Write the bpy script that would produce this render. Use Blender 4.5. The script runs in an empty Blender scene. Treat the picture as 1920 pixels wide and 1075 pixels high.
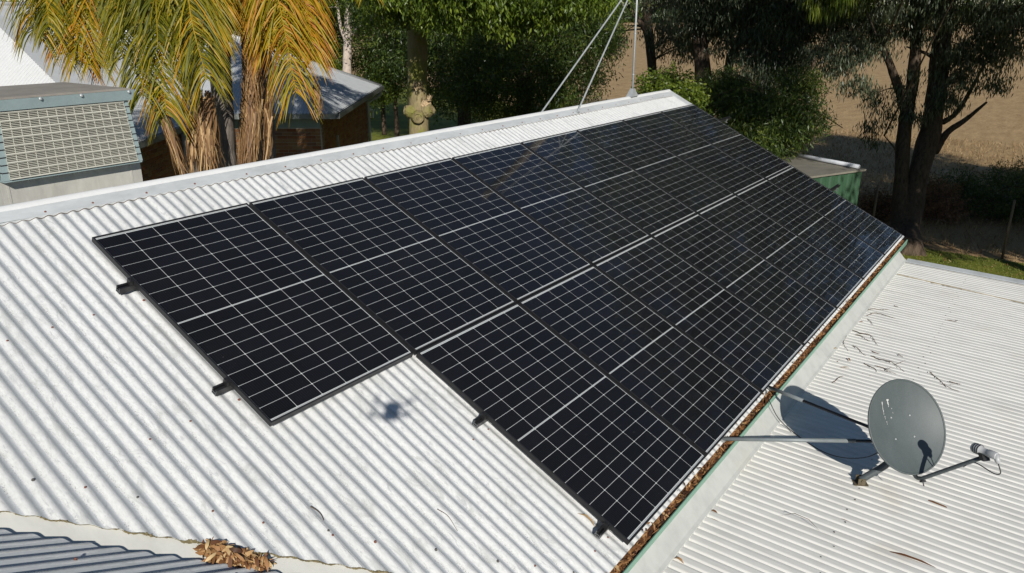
import bpy, math, random
import numpy as np
from mathutils import Matrix, Vector
R = math.radians
scene = bpy.context.scene
col = scene.collection
# ---------------------------------------------------------------- camera
PIX_F = 1464.5095                       # focal length in pixels of the 1920 wide photograph
CAM = np.array([-2.28462623, -4.79313036, 5.59640297])
FWD = np.array([0.76977776, 0.54673301, -0.32943166])
RIGHT = np.array([0.57905627, -0.81528758, 0.0])
RIGHT /= np.linalg.norm(RIGHT); FWD /= np.linalg.norm(FWD)
DOWN = np.cross(FWD, RIGHT)
cam_d = bpy.data.cameras.new('camera'); cam = bpy.data.objects.new('camera', cam_d); col.objects.link(cam)
cam_d.sensor_width = 36.0; cam_d.lens = 36.0 * PIX_F / 1920.0
cam_d.clip_start = 0.02; cam_d.clip_end = 6000
m3 = Matrix((RIGHT, -DOWN, -FWD)).transposed()
cam.matrix_world = Matrix.Translation(Vector(CAM)) @ m3.to_4x4()
scene.camera = cam
# ---------------------------------------------------------------- sky and sun
SUN = np.array([-0.62587654, -0.62457047, 0.46710842])
SUN_EL = math.asin(SUN[2]); SUN_AZ = math.atan2(SUN[0], SUN[1])
world = bpy.data.worlds.new('World'); scene.world = world; world.use_nodes = True
wn = world.node_tree; wn.nodes.clear()
sky = wn.nodes.new('ShaderNodeTexSky'); sky.sky_type = 'NISHITA'; sky.sun_disc = False
sky.sun_elevation = SUN_EL; sky.sun_rotation = SUN_AZ
sky.air_density = 1.0; sky.dust_density = 0.1; sky.ozone_density = 2.6
bg = wn.nodes.new('ShaderNodeBackground'); bg.inputs['Strength'].default_value = 0.062
wo = wn.nodes.new('ShaderNodeOutputWorld')
wn.links.new(sky.outputs[0], bg.inputs[0]); wn.links.new(bg.outputs[0], wo.inputs[0])
sd = bpy.data.lights.new('sun', 'SUN'); sd.energy = 4.6; sd.angle = R(0.53); sd.color = (1.0, 0.955, 0.89)
so = bpy.data.objects.new('sun', sd); col.objects.link(so)
so.rotation_euler = Vector(-SUN).to_track_quat('-Z', 'Y').to_euler(); so.location = (-20, -20, 25)
scene.view_settings.view_transform = 'Standard'; scene.view_settings.look = 'None'
scene.view_settings.exposure = 0.0; scene.view_settings.gamma = 1.0
scene.render.engine = 'CYCLES'
scene.cycles.max_bounces = 8; scene.cycles.transparent_max_bounces = 24
scene.cycles.caustics_reflective = False; scene.cycles.caustics_refractive = False

# ---------------------------------------------------------------- frames
TH = R(26.164763); ST, CT = math.sin(TH), math.cos(TH); Z0 = 4.3
RU = np.array([1.0, 0, 0]); RV = np.array([0, -CT, -ST]); RN = np.array([0, -ST, CT]); RO = np.array([0, 0, Z0])
def rw(u, v, n):
    u, v, n = np.broadcast_arrays(np.asarray(u, float), np.asarray(v, float), np.asarray(n, float))
    return RO + u[..., None]*RU + v[..., None]*RV + n[..., None]*RN
def pray(x, y):
    d = FWD + RIGHT*(x-960)/PIX_F + DOWN*(y-537.5)/PIX_F
    return d
def at_depth(x, y, dep): return CAM + pray(x, y)*dep
def at_z(x, y, z):
    d = pray(x, y); return CAM + d*(z-CAM[2])/d[2]
def at_y(x, y, Y):
    d = pray(x, y); return CAM + d*(Y-CAM[1])/d[1]
def low_z(y): return 2.44 + (np.asarray(y)+3.3)*math.tan(R(2))      # carport roof plane (trough level)
def at_low(x, y):
    n = np.array([0, -math.sin(R(2)), math.cos(R(2))]); d = pray(x, y); p = np.array([0, -3.3, 2.44])
    return CAM + d*((p-CAM) @ n)/(d @ n)

# ---------------------------------------------------------------- helpers
def tag(o, label=None, cat=None, group=None, kind=None):
    if label: o['label'] = label
    if cat: o['category'] = cat
    if group: o['group'] = group
    if kind: o['kind'] = kind
    return o
def empty(name, loc, label=None, cat=None, group=None, mat=None):
    o = bpy.data.objects.new(name, None); col.objects.link(o)
    o.empty_display_size = 0.1
    if mat is not None: o.matrix_world = mat
    else: o.location = Vector(loc)
    tag(o, label, cat, group); return o
def origin(parent):
    return np.array(parent.location) if parent is not None else np.zeros(3)
def link(name, me, parent=None, kind=None):
    o = bpy.data.objects.new(name, me); col.objects.link(o)
    if parent is not None: o.parent = parent
    if kind: o['kind'] = kind
    return o
def mk(name, V, F, mat, smooth=False, attr=None):
    """mesh from arrays; F an (n,k) array or list of lists"""
    me = bpy.data.meshes.new(name)
    V = np.asarray(V, float).reshape(-1, 3)
    if isinstance(F, np.ndarray):
        k = F.shape[1]; nf = F.shape[0]
        me.vertices.add(len(V)); me.vertices.foreach_set('co', V.ravel())
        me.loops.add(nf*k); me.loops.foreach_set('vertex_index', F.astype(np.int32).ravel())
        me.polygons.add(nf); me.polygons.foreach_set('loop_start', np.arange(0, nf*k, k, dtype=np.int32))
        me.update(calc_edges=True)
    else:
        me.from_pydata([tuple(v) for v in V], [], F)
    me.validate()
    if attr is not None:
        a = me.attributes.new('tint', 'FLOAT', 'POINT'); a.data.foreach_set('value', np.asarray(attr, np.float32))
    if smooth: me.polygons.foreach_set('use_smooth', np.ones(len(me.polygons), bool))
    me.materials.append(mat)
    return me
def part(name, V, F, mat, parent=None, smooth=False, attr=None, kind=None, world=True):
    V = np.asarray(V, float).reshape(-1, 3)
    if world and parent is not None: V = V - origin(parent)
    return link(name, mk(name, V, F, mat, smooth, attr), parent, kind)
class MB:
    """collects shapes of one mesh"""
    def __init__(s): s.v = []; s.f = []; s.n = 0
    def add(s, V, F):
        V = np.asarray(V, float).reshape(-1, 3)
        s.v.append(V); s.f += [[i+s.n for i in f] for f in F]; s.n += len(V); return s
    def box(s, lo, hi, M=None):
        x0, y0, z0 = lo; x1, y1, z1 = hi
        V = np.array([[x0,y0,z0],[x1,y0,z0],[x1,y1,z0],[x0,y1,z0],[x0,y0,z1],[x1,y0,z1],[x1,y1,z1],[x0,y1,z1]], float)
        if M is not None: V = M(V)
        return s.add(V, [[0,3,2,1],[4,5,6,7],[0,1,5,4],[1,2,6,5],[2,3,7,6],[3,0,4,7]])
    def obox(s, c, ax, half):
        c = np.asarray(c, float); ax = [np.asarray(a, float) for a in ax]
        return s.box((-half[0],-half[1],-half[2]), half, lambda V: c + V[:,:1]*ax[0] + V[:,1:2]*ax[1] + V[:,2:]*ax[2])
    def tube(s, pts, rad, seg=8, cap=True):
        V, F = tube(pts, rad, seg, cap); return s.add(V, F)
    def lathe(s, prof, c, axis, seg=16):
        """prof: list of (r, h) along axis"""
        a = np.asarray(axis, float); a = a/np.linalg.norm(a)
        t = np.cross(a, [0.31, 0.2, 0.93]); t /= np.linalg.norm(t); b = np.cross(a, t)
        V = []; F = []
        for r, h in prof:
            for k in range(seg):
                an = 2*math.pi*k/seg; V.append(np.asarray(c) + a*h + r*(math.cos(an)*t + math.sin(an)*b))
        for i in range(len(prof)-1):
            for k in range(seg):
                k2 = (k+1) % seg; F.append([i*seg+k, i*seg+k2, (i+1)*seg+k2, (i+1)*seg+k])
        F.append(list(range(seg))[::-1]); F.append([(len(prof)-1)*seg+k for k in range(seg)])
        return s.add(V, F)
    def sweep(s, prof, p0, p1, ay, az, close=False):
        """open profile (y,z) swept from p0 to p1"""
        p0 = np.asarray(p0, float); p1 = np.asarray(p1, float); ay = np.asarray(ay, float); az = np.asarray(az, float)
        n = len(prof); V = [p0 + a*ay + b*az for a, b in prof] + [p1 + a*ay + b*az for a, b in prof]
        F = [[i, i+1, n+i+1, n+i] for i in range(n-1)]
        if close: F.append([n-1, 0, n, 2*n-1]); F.append(list(range(n))[::-1]); F.append([n+i for i in range(n)])
        return s.add(V, F)
    def build(s, name, mat, parent=None, smooth=False, kind=None, world=True):
        return part(name, np.concatenate(s.v), s.f, mat, parent, smooth, None, kind, world)
    def mesh(s, name, mat, smooth=False): return mk(name, np.concatenate(s.v), s.f, mat, smooth)
def tube(pts, rad, seg=8, cap=True, wob=0, rng=None):
    pts = np.asarray(pts, float); n = len(pts)
    rad = np.broadcast_to(np.asarray(rad, float), (n,))
    V = []; F = []; ref = None
    for i in range(n):
        d = pts[min(i+1, n-1)] - pts[max(i-1, 0)]; d = d/(np.linalg.norm(d)+1e-9)
        if ref is None:
            ref = np.cross(d, [0.3, 0.9, 0.2] if abs(d[1]) < 0.9 else [0.9, 0.1, 0.3])
        ref = ref - d*(ref @ d); ref = ref/(np.linalg.norm(ref)+1e-9); b = np.cross(d, ref)
        for k in range(seg):
            an = 2*math.pi*k/seg; r = rad[i]
            if wob: r *= 1 + wob*rng.normal()
            V.append(pts[i] + r*(math.cos(an)*ref + math.sin(an)*b))
    for i in range(n-1):
        for k in range(seg):
            k2 = (k+1) % seg; F.append([i*seg+k, i*seg+k2, (i+1)*seg+k2, (i+1)*seg+k])
    if cap: F.append(list(range(seg))[::-1]); F.append([(n-1)*seg+k for k in range(seg)])
    return np.array(V), F
def spline(P, n):
    P = np.asarray(P, float); m = len(P)
    Q = np.vstack([2*P[0]-P[1], P, 2*P[-1]-P[-2]]); out = []
    for t in np.linspace(0, m-1-1e-6, n):
        i = int(t); f = t-i; a, b, c, d = Q[i], Q[i+1], Q[i+2], Q[i+3]
        out.append(0.5*((2*b)+(-a+c)*f+(2*a-5*b+4*c-d)*f*f+(-a+3*b-3*c+d)*f**3))
    return np.array(out)

# ---------------------------------------------------------------- materials
def material(name):
    m = bpy.data.materials.new(name); m.use_nodes = True; nt = m.node_tree; nt.nodes.clear()
    out = nt.nodes.new('ShaderNodeOutputMaterial'); return m, nt, out
class G:
    def __init__(s, nt): s.nt = nt
    def n(s, t, **kw):
        nd = s.nt.nodes.new(t)
        for k, v in kw.items():
            if k.startswith('i_'):
                key = k[2:]; nd.inputs[int(key) if key.isdigit() else key.replace('_', ' ')].default_value = v
            else: setattr(nd, k, v)
        return nd
    def l(s, a, b): s.nt.links.new(a, b)
    def coord(s, kind='Object'): return s.n('ShaderNodeTexCoord').outputs[kind]
    def mapping(s, vec, scale=(1,1,1), rot=(0,0,0), loc=(0,0,0)):
        m = s.n('ShaderNodeMapping'); s.l(vec, m.inputs[0])
        m.inputs['Scale'].default_value = scale; m.inputs['Rotation'].default_value = rot; m.inputs['Location'].default_value = loc
        return m.outputs[0]
    def noise(s, vec, scale, detail=4, rough=0.6, dist=0.0):
        t = s.n('ShaderNodeTexNoise'); t.inputs['Scale'].default_value = scale; t.inputs['Detail'].default_value = detail
        t.inputs['Roughness'].default_value = rough; t.inputs['Distortion'].default_value = dist
        if vec is not None: s.l(vec, t.inputs['Vector'])
        return t.outputs['Fac']
    def ramp(s, fac, stops):
        r = s.n('ShaderNodeValToRGB'); cr = r.color_ramp
        while len(cr.elements) < len(stops): cr.elements.new(0.5)
        for e, (p, c) in zip(cr.elements, stops):
            e.position = p; e.color = (*c, 1) if len(c) == 3 else c
        s.l(fac, r.inputs[0]); return r.outputs['Color']
    def step(s, fac, a, b):
        m = s.n('ShaderNodeMapRange'); m.inputs['From Min'].default_value = a; m.inputs['From Max'].default_value = b
        s.l(fac, m.inputs['Value']); return m.outputs[0]
    def math(s, op, a, b=None, clamp=False):
        m = s.n('ShaderNodeMath', operation=op, use_clamp=clamp)
        for i, x in enumerate((a, b)):
            if x is None: continue
            if hasattr(x, 'default_value'): s.l(x, m.inputs[i])
            else: m.inputs[i].default_value = x
        return m.outputs[0]
    def mix(s, fac, a, b, mode='MIX'):
        m = s.n('ShaderNodeMix', data_type='RGBA', blend_type=mode)
        for idx, x in ((0, fac), (6, a), (7, b)):
            if hasattr(x, 'default_value'): s.l(x, m.inputs[idx])
            else: m.inputs[idx].default_value = x if idx == 0 else ((*x, 1) if len(x) == 3 else x)
        return m.outputs[2]
    def bsdf(s, color, rough=0.6, metal=0.0, spec=0.5, normal=None):
        b = s.n('ShaderNodeBsdfPrincipled')
        if hasattr(color, 'default_value'): s.l(color, b.inputs['Base Color'])
        else: b.inputs['Base Color'].default_value = (*color, 1)
        if hasattr(rough, 'default_value'): s.l(rough, b.inputs['Roughness'])
        else: b.inputs['Roughness'].default_value = rough
        b.inputs['Metallic'].default_value = metal; b.inputs['Specular IOR Level'].default_value = spec
        if normal is not None: s.l(normal, b.inputs['Normal'])
        return b
    def bump(s, h, strength=0.3, dist=0.01):
        b = s.n('ShaderNodeBump'); b.inputs['Strength'].default_value = strength; b.inputs['Distance'].default_value = dist
        s.l(h, b.inputs['Height']); return b.outputs[0]
def simple(name, c, rough=0.6, metal=0.0, var=0.25, scale=12, spec=0.5, bump=0.0, stretch=(1,1,1)):
    m, nt, out = material(name); g = G(nt)
    v = g.mapping(g.coord(), stretch)
    n = g.noise(v, scale, 5); n2 = g.noise(v, scale*6, 3)
    f = g.math('ADD', g.math('MULTIPLY', n, 0.7), g.math('MULTIPLY', n2, 0.3))
    lo = tuple(x*(1-var) for x in c); hi = tuple(min(1, x*(1+var)) for x in c)
    cc = g.ramp(f, [(0.3, lo), (0.7, hi)])
    rr = g.math('ADD', g.math('MULTIPLY', n2, 0.2), rough-0.1)
    nm = g.bump(n2, bump, 0.01) if bump else None
    g.l(g.bsdf(cc, rr, metal, spec, nm).outputs[0], out.inputs[0]); return m
def attr_ramp(name, stops, rough=0.5, trans=0.0, noise=0.0, spec=0.4):
    """colour by the per piece 'tint' value"""
    m, nt, out = material(name); g = G(nt)
    a = g.n('ShaderNodeAttribute', attribute_name='tint').outputs['Fac']
    if noise:
        n = g.noise(g.coord(), 40, 3); a = g.math('ADD', a, g.math('MULTIPLY', g.math('SUBTRACT', n, 0.5), noise))
    c = g.ramp(a, stops)
    b = g.bsdf(c, rough, 0, spec)
    if trans:
        t = g.n('ShaderNodeBsdfTranslucent'); c2 = g.mix(0.5, c, (0.25, 0.30, 0.03)); g.l(c2, t.inputs[0])
        mx = g.n('ShaderNodeMixShader'); mx.inputs[0].default_value = trans
        g.l(b.outputs[0], mx.inputs[1]); g.l(t.outputs[0], mx.inputs[2]); g.l(mx.outputs[0], out.inputs[0])
    else: g.l(b.outputs[0], out.inputs[0])
    return m

def mat_main_roof():
    # roller painted corrugated iron: white paint with ragged edges over weathered zinc, specks of dirt
    m, nt, out = material('painted_corrugated_iron'); g = G(nt)
    uv = g.n('ShaderNodeUVMap').outputs[0]         # x: across the sheet (m), y: down the slope (m)
    sx = g.n('ShaderNodeSeparateXYZ'); g.l(uv, sx.inputs[0]); x, y = sx.outputs[0], sx.outputs[1]
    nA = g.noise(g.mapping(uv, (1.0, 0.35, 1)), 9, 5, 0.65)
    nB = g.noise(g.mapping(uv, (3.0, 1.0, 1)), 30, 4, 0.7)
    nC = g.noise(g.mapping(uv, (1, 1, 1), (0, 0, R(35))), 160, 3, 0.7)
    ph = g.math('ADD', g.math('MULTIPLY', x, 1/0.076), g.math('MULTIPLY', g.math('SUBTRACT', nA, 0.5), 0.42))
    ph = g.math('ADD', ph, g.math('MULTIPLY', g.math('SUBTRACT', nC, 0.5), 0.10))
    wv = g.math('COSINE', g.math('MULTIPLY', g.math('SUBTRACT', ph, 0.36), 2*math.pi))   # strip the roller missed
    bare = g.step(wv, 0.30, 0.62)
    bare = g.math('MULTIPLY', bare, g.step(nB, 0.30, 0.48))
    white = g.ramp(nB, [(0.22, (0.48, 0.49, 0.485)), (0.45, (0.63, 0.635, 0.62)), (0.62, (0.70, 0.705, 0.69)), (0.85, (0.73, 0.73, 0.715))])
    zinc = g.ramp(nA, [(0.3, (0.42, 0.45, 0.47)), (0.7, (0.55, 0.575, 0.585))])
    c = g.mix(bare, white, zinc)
    # thin weathered patches
    pt = g.step(g.noise(g.mapping(uv, (1.4, 0.5, 1), loc=(3, 7, 0)), 6, 6, 0.75, 0.6), 0.54, 0.63)
    c = g.mix(g.math('MULTIPLY', pt, 0.6), c, (0.43, 0.44, 0.42))
    p2 = g.step(g.noise(g.mapping(uv, (2.5, 0.6, 1), (0, 0, R(12)), (9, 2, 0)), 13, 6, 0.75, 0.8), 0.58, 0.64)
    c = g.mix(g.math('MULTIPLY', p2, 0.5), c, (0.34, 0.36, 0.365))
    p3 = g.noise(g.mapping(uv, (0.8, 0.35, 1)), 1.6, 4, 0.6)
    c = g.mix(g.math('MULTIPLY', g.step(p3, 0.42, 0.68), 0.28), c, (0.45, 0.46, 0.44))
    # dirt specks that wash along the pans
    wp = g.math('COSINE', g.math('MULTIPLY', g.math('SUBTRACT', g.math('MULTIPLY', x, 1/0.076), 0.55), 2*math.pi))
    sp = g.step(g.noise(uv, 150, 3, 0.8), 0.55, 0.62)
    sp = g.math('MULTIPLY', sp, g.step(g.noise(g.mapping(uv, (1, 0.3, 1)), 14, 3), 0.42, 0.6))
    sp = g.math('MULTIPLY', sp, g.step(wp, 0.45, 0.9))
    c = g.mix(g.math('MULTIPLY', sp, 0.8), c, (0.10, 0.09, 0.07))
    r = g.math('ADD', 0.42, g.math('MULTIPLY', nB, 0.25))
    g.l(g.bsdf(c, r, 0, 0.4, g.bump(nC, 0.08, 0.002)).outputs[0], out.inputs[0]); return m
def mat_low_roof(name, base=(0.74, 0.73, 0.68)):
    m, nt, out = material(name); g = G(nt)
    o = g.coord()
    nA = g.noise(g.mapping(o, (1, 0.3, 1)), 7, 5, 0.65); nB = g.noise(o, 55, 4, 0.7); nC = g.noise(o, 2.2, 4, 0.6)
    lo = tuple(k*0.86 for k in base)
    c = g.ramp(nA, [(0.3, lo), (0.55, base), (0.8, tuple(min(1, k*1.05) for k in base))])
    st = g.step(nC, 0.60, 0.75); c = g.mix(g.math('MULTIPLY', st, 0.35), c, (0.58, 0.53, 0.43))
    sp = g.step(nB, 0.70, 0.76); c = g.mix(g.math('MULTIPLY', sp, 0.45), c, (0.30, 0.26, 0.2))
    g.l(g.bsdf(c, 0.55, 0, 0.35).outputs[0], out.inputs[0]); return m
def mat_cell():
    m, nt, out = material('monocrystalline_cell'); g = G(nt)
    o = g.coord()
    sx = g.n('ShaderNodeSeparateXYZ'); g.l(o, sx.inputs[0])
    f = g.math('FRACT', g.math('MULTIPLY', sx.outputs[0], 1/0.0152))
    ln = g.math('LESS_THAN', f, 0.085)
    rnd = g.n('ShaderNodeObjectInfo').outputs['Random']
    c = g.ramp(rnd, [(0.0, (0.0030, 0.0027, 0.0038)), (0.5, (0.0040, 0.0036, 0.0052)), (1.0, (0.0056, 0.0050, 0.0082))])
    c = g.mix(g.math('MULTIPLY', ln, 0.35), c, (0.07, 0.07, 0.08))
    g.l(g.bsdf(c, 0.55, 0, 0.25).outputs[0], out.inputs[0]); return m
def mat_glass():
    # thin anti-reflective cover glass: clear, with a Fresnel reflection and a little dust
    m, nt, out = material('cover_glass'); g = G(nt)
    geo = g.n('ShaderNodeNewGeometry'); dp = g.n('ShaderNodeVectorMath', operation='DOT_PRODUCT')
    g.l(geo.outputs['Incoming'], dp.inputs[0]); g.l(geo.outputs['Normal'], dp.inputs[1])
    om = g.math('SUBTRACT', 1.0, g.math('ABSOLUTE', dp.outputs['Value']), True)
    fr = g.math('ADD', 0.008, g.math('MULTIPLY', g.math('POWER', om, 5.0), 0.75), True)     # Schlick, the same from both sides
    gl = g.n('ShaderNodeBsdfGlossy'); gl.inputs['Roughness'].default_value = 0.035; gl.inputs['Color'].default_value = (0.9, 0.93, 1, 1)
    tr = g.n('ShaderNodeBsdfTransparent'); tr.inputs['Color'].default_value = (0.97, 0.98, 0.97, 1)
    mx = g.n('ShaderNodeMixShader'); g.l(fr, mx.inputs[0]); g.l(tr.outputs[0], mx.inputs[1]); g.l(gl.outputs[0], mx.inputs[2])
    o = g.coord(); pos = g.n('ShaderNodeNewGeometry').outputs['Position']
    d1 = g.step(g.noise(pos, 120, 2, 0.5), 0.745, 0.77); d2 = g.step(g.noise(pos, 7, 2), 0.5, 0.62)
    film = g.math('MULTIPLY', g.step(g.noise(g.mapping(pos, (0.6, 1, 1)), 1.6, 5, 0.7), 0.40, 0.75), 0.003)
    dd = g.math('ADD', g.math('ADD', g.math('MULTIPLY', g.math('MULTIPLY', d1, d2), 0.4), 0.0008), film)
    df = g.n('ShaderNodeBsdfDiffuse'); df.inputs[0].default_value = (0.5, 0.48, 0.42, 1)
    m2 = g.n('ShaderNodeMixShader'); g.l(dd, m2.inputs[0]); g.l(mx.outputs[0], m2.inputs[1]); g.l(df.outputs[0], m2.inputs[2])
    g.l(m2.outputs[0], out.inputs[0]); return m
def mat_ground():
    m, nt, out = material('stubble_field'); g = G(nt)
    p = g.n('ShaderNodeNewGeometry').outputs['Position']
    rows = g.noise(g.mapping(p, (0.25, 1, 1), (0, 0, R(-62))), 2.2, 5, 0.75)
    big = g.noise(p, 0.05, 4, 0.6); fine = g.noise(p, 9, 5, 0.8)
    f = g.math('ADD', g.math('MULTIPLY', rows, 0.45), g.math('MULTIPLY', fine, 0.55))
    c = g.ramp(f, [(0.32, (0.15, 0.09, 0.045)), (0.46, (0.36, 0.235, 0.115)), (0.64, (0.58, 0.41, 0.215))])
    c = g.mix(g.step(big, 0.4, 0.7), c, g.mix(0.5, c, (0.36, 0.25, 0.12)))
    g.l(g.bsdf(c, 0.9, 0, 0.2, g.bump(f, 0.8, 0.08)).outputs[0], out.inputs[0]); return m
def mat_lawn():
    m, nt, out = material('lawn_grass'); g = G(nt)
    p = g.n('ShaderNodeNewGeometry').outputs['Position']
    a = g.noise(p, 0.7, 5, 0.65); b = g.noise(p, 14, 5, 0.8)
    f = g.math('ADD', g.math('MULTIPLY', a, 0.6), g.math('MULTIPLY', b, 0.4))
    c = g.ramp(f, [(0.34, (0.06, 0.075, 0.014)), (0.5, (0.14, 0.165, 0.022)), (0.64, (0.25, 0.245, 0.04)), (0.8, (0.34, 0.25, 0.11))])
    g.l(g.bsdf(c, 0.9, 0, 0.2, g.bump(b, 0.7, 0.04)).outputs[0], out.inputs[0]); return m
def mat_bark(name, a, b, scale=6, moss=None):
    m, nt, out = material(name); g = G(nt)
    o = g.coord(); n = g.noise(g.mapping(o, (1, 1, 0.22)), scale*3, 6, 0.7, 0.4); n2 = g.noise(o, 2.0, 4)
    c = g.ramp(n, [(0.35, a), (0.65, b)])
    if moss: c = g.mix(g.step(n2, 0.44, 0.60), c, moss)
    g.l(g.bsdf(c, 0.85, 0, 0.2, g.bump(n, 0.9, 0.03)).outputs[0], out.inputs[0]); return m
def mat_brick():
    m, nt, out = material('red_brick'); g = G(nt)
    r = g.n('ShaderNodeObjectInfo').outputs['Random']; o = g.coord()
    at = g.n('ShaderNodeAttribute', attribute_name='tint').outputs['Fac']
    f = g.math('FRACT', g.math('ADD', r, at))
    c = g.ramp(f, [(0.0, (0.30, 0.11, 0.05)), (0.35, (0.38, 0.18, 0.08)), (0.65, (0.40, 0.24, 0.12)), (1.0, (0.25, 0.125, 0.08))])
    n = g.noise(o, 30, 5, 0.7); c = g.mix(0.5, c, g.ramp(n, [(0.3, (0.55, 0.55, 0.55)), (0.7, (1, 1, 1))]), 'MULTIPLY')
    g.l(g.bsdf(c, 0.85, 0, 0.2, g.bump(n, 0.4, 0.005)).outputs[0], out.inputs[0]); return m
def mat_dish():
    m, nt, out = material('grey_powder_coat'); g = G(nt)
    o = g.coord(); n = g.noise(o, 260, 2, 0.8); b = g.noise(g.mapping(o, (1, 1, 0.25)), 5, 5, 0.65)
    c = g.ramp(b, [(0.3, (0.058, 0.075, 0.076)), (0.7, (0.092, 0.112, 0.112))])
    c = g.mix(0.3, c, g.ramp(n, [(0.35, (0.055, 0.065, 0.067)), (0.7, (0.17, 0.185, 0.18))]))
    g.l(g.bsdf(c, 0.50, 0, 0.35).outputs[0], out.inputs[0]); return m
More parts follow.
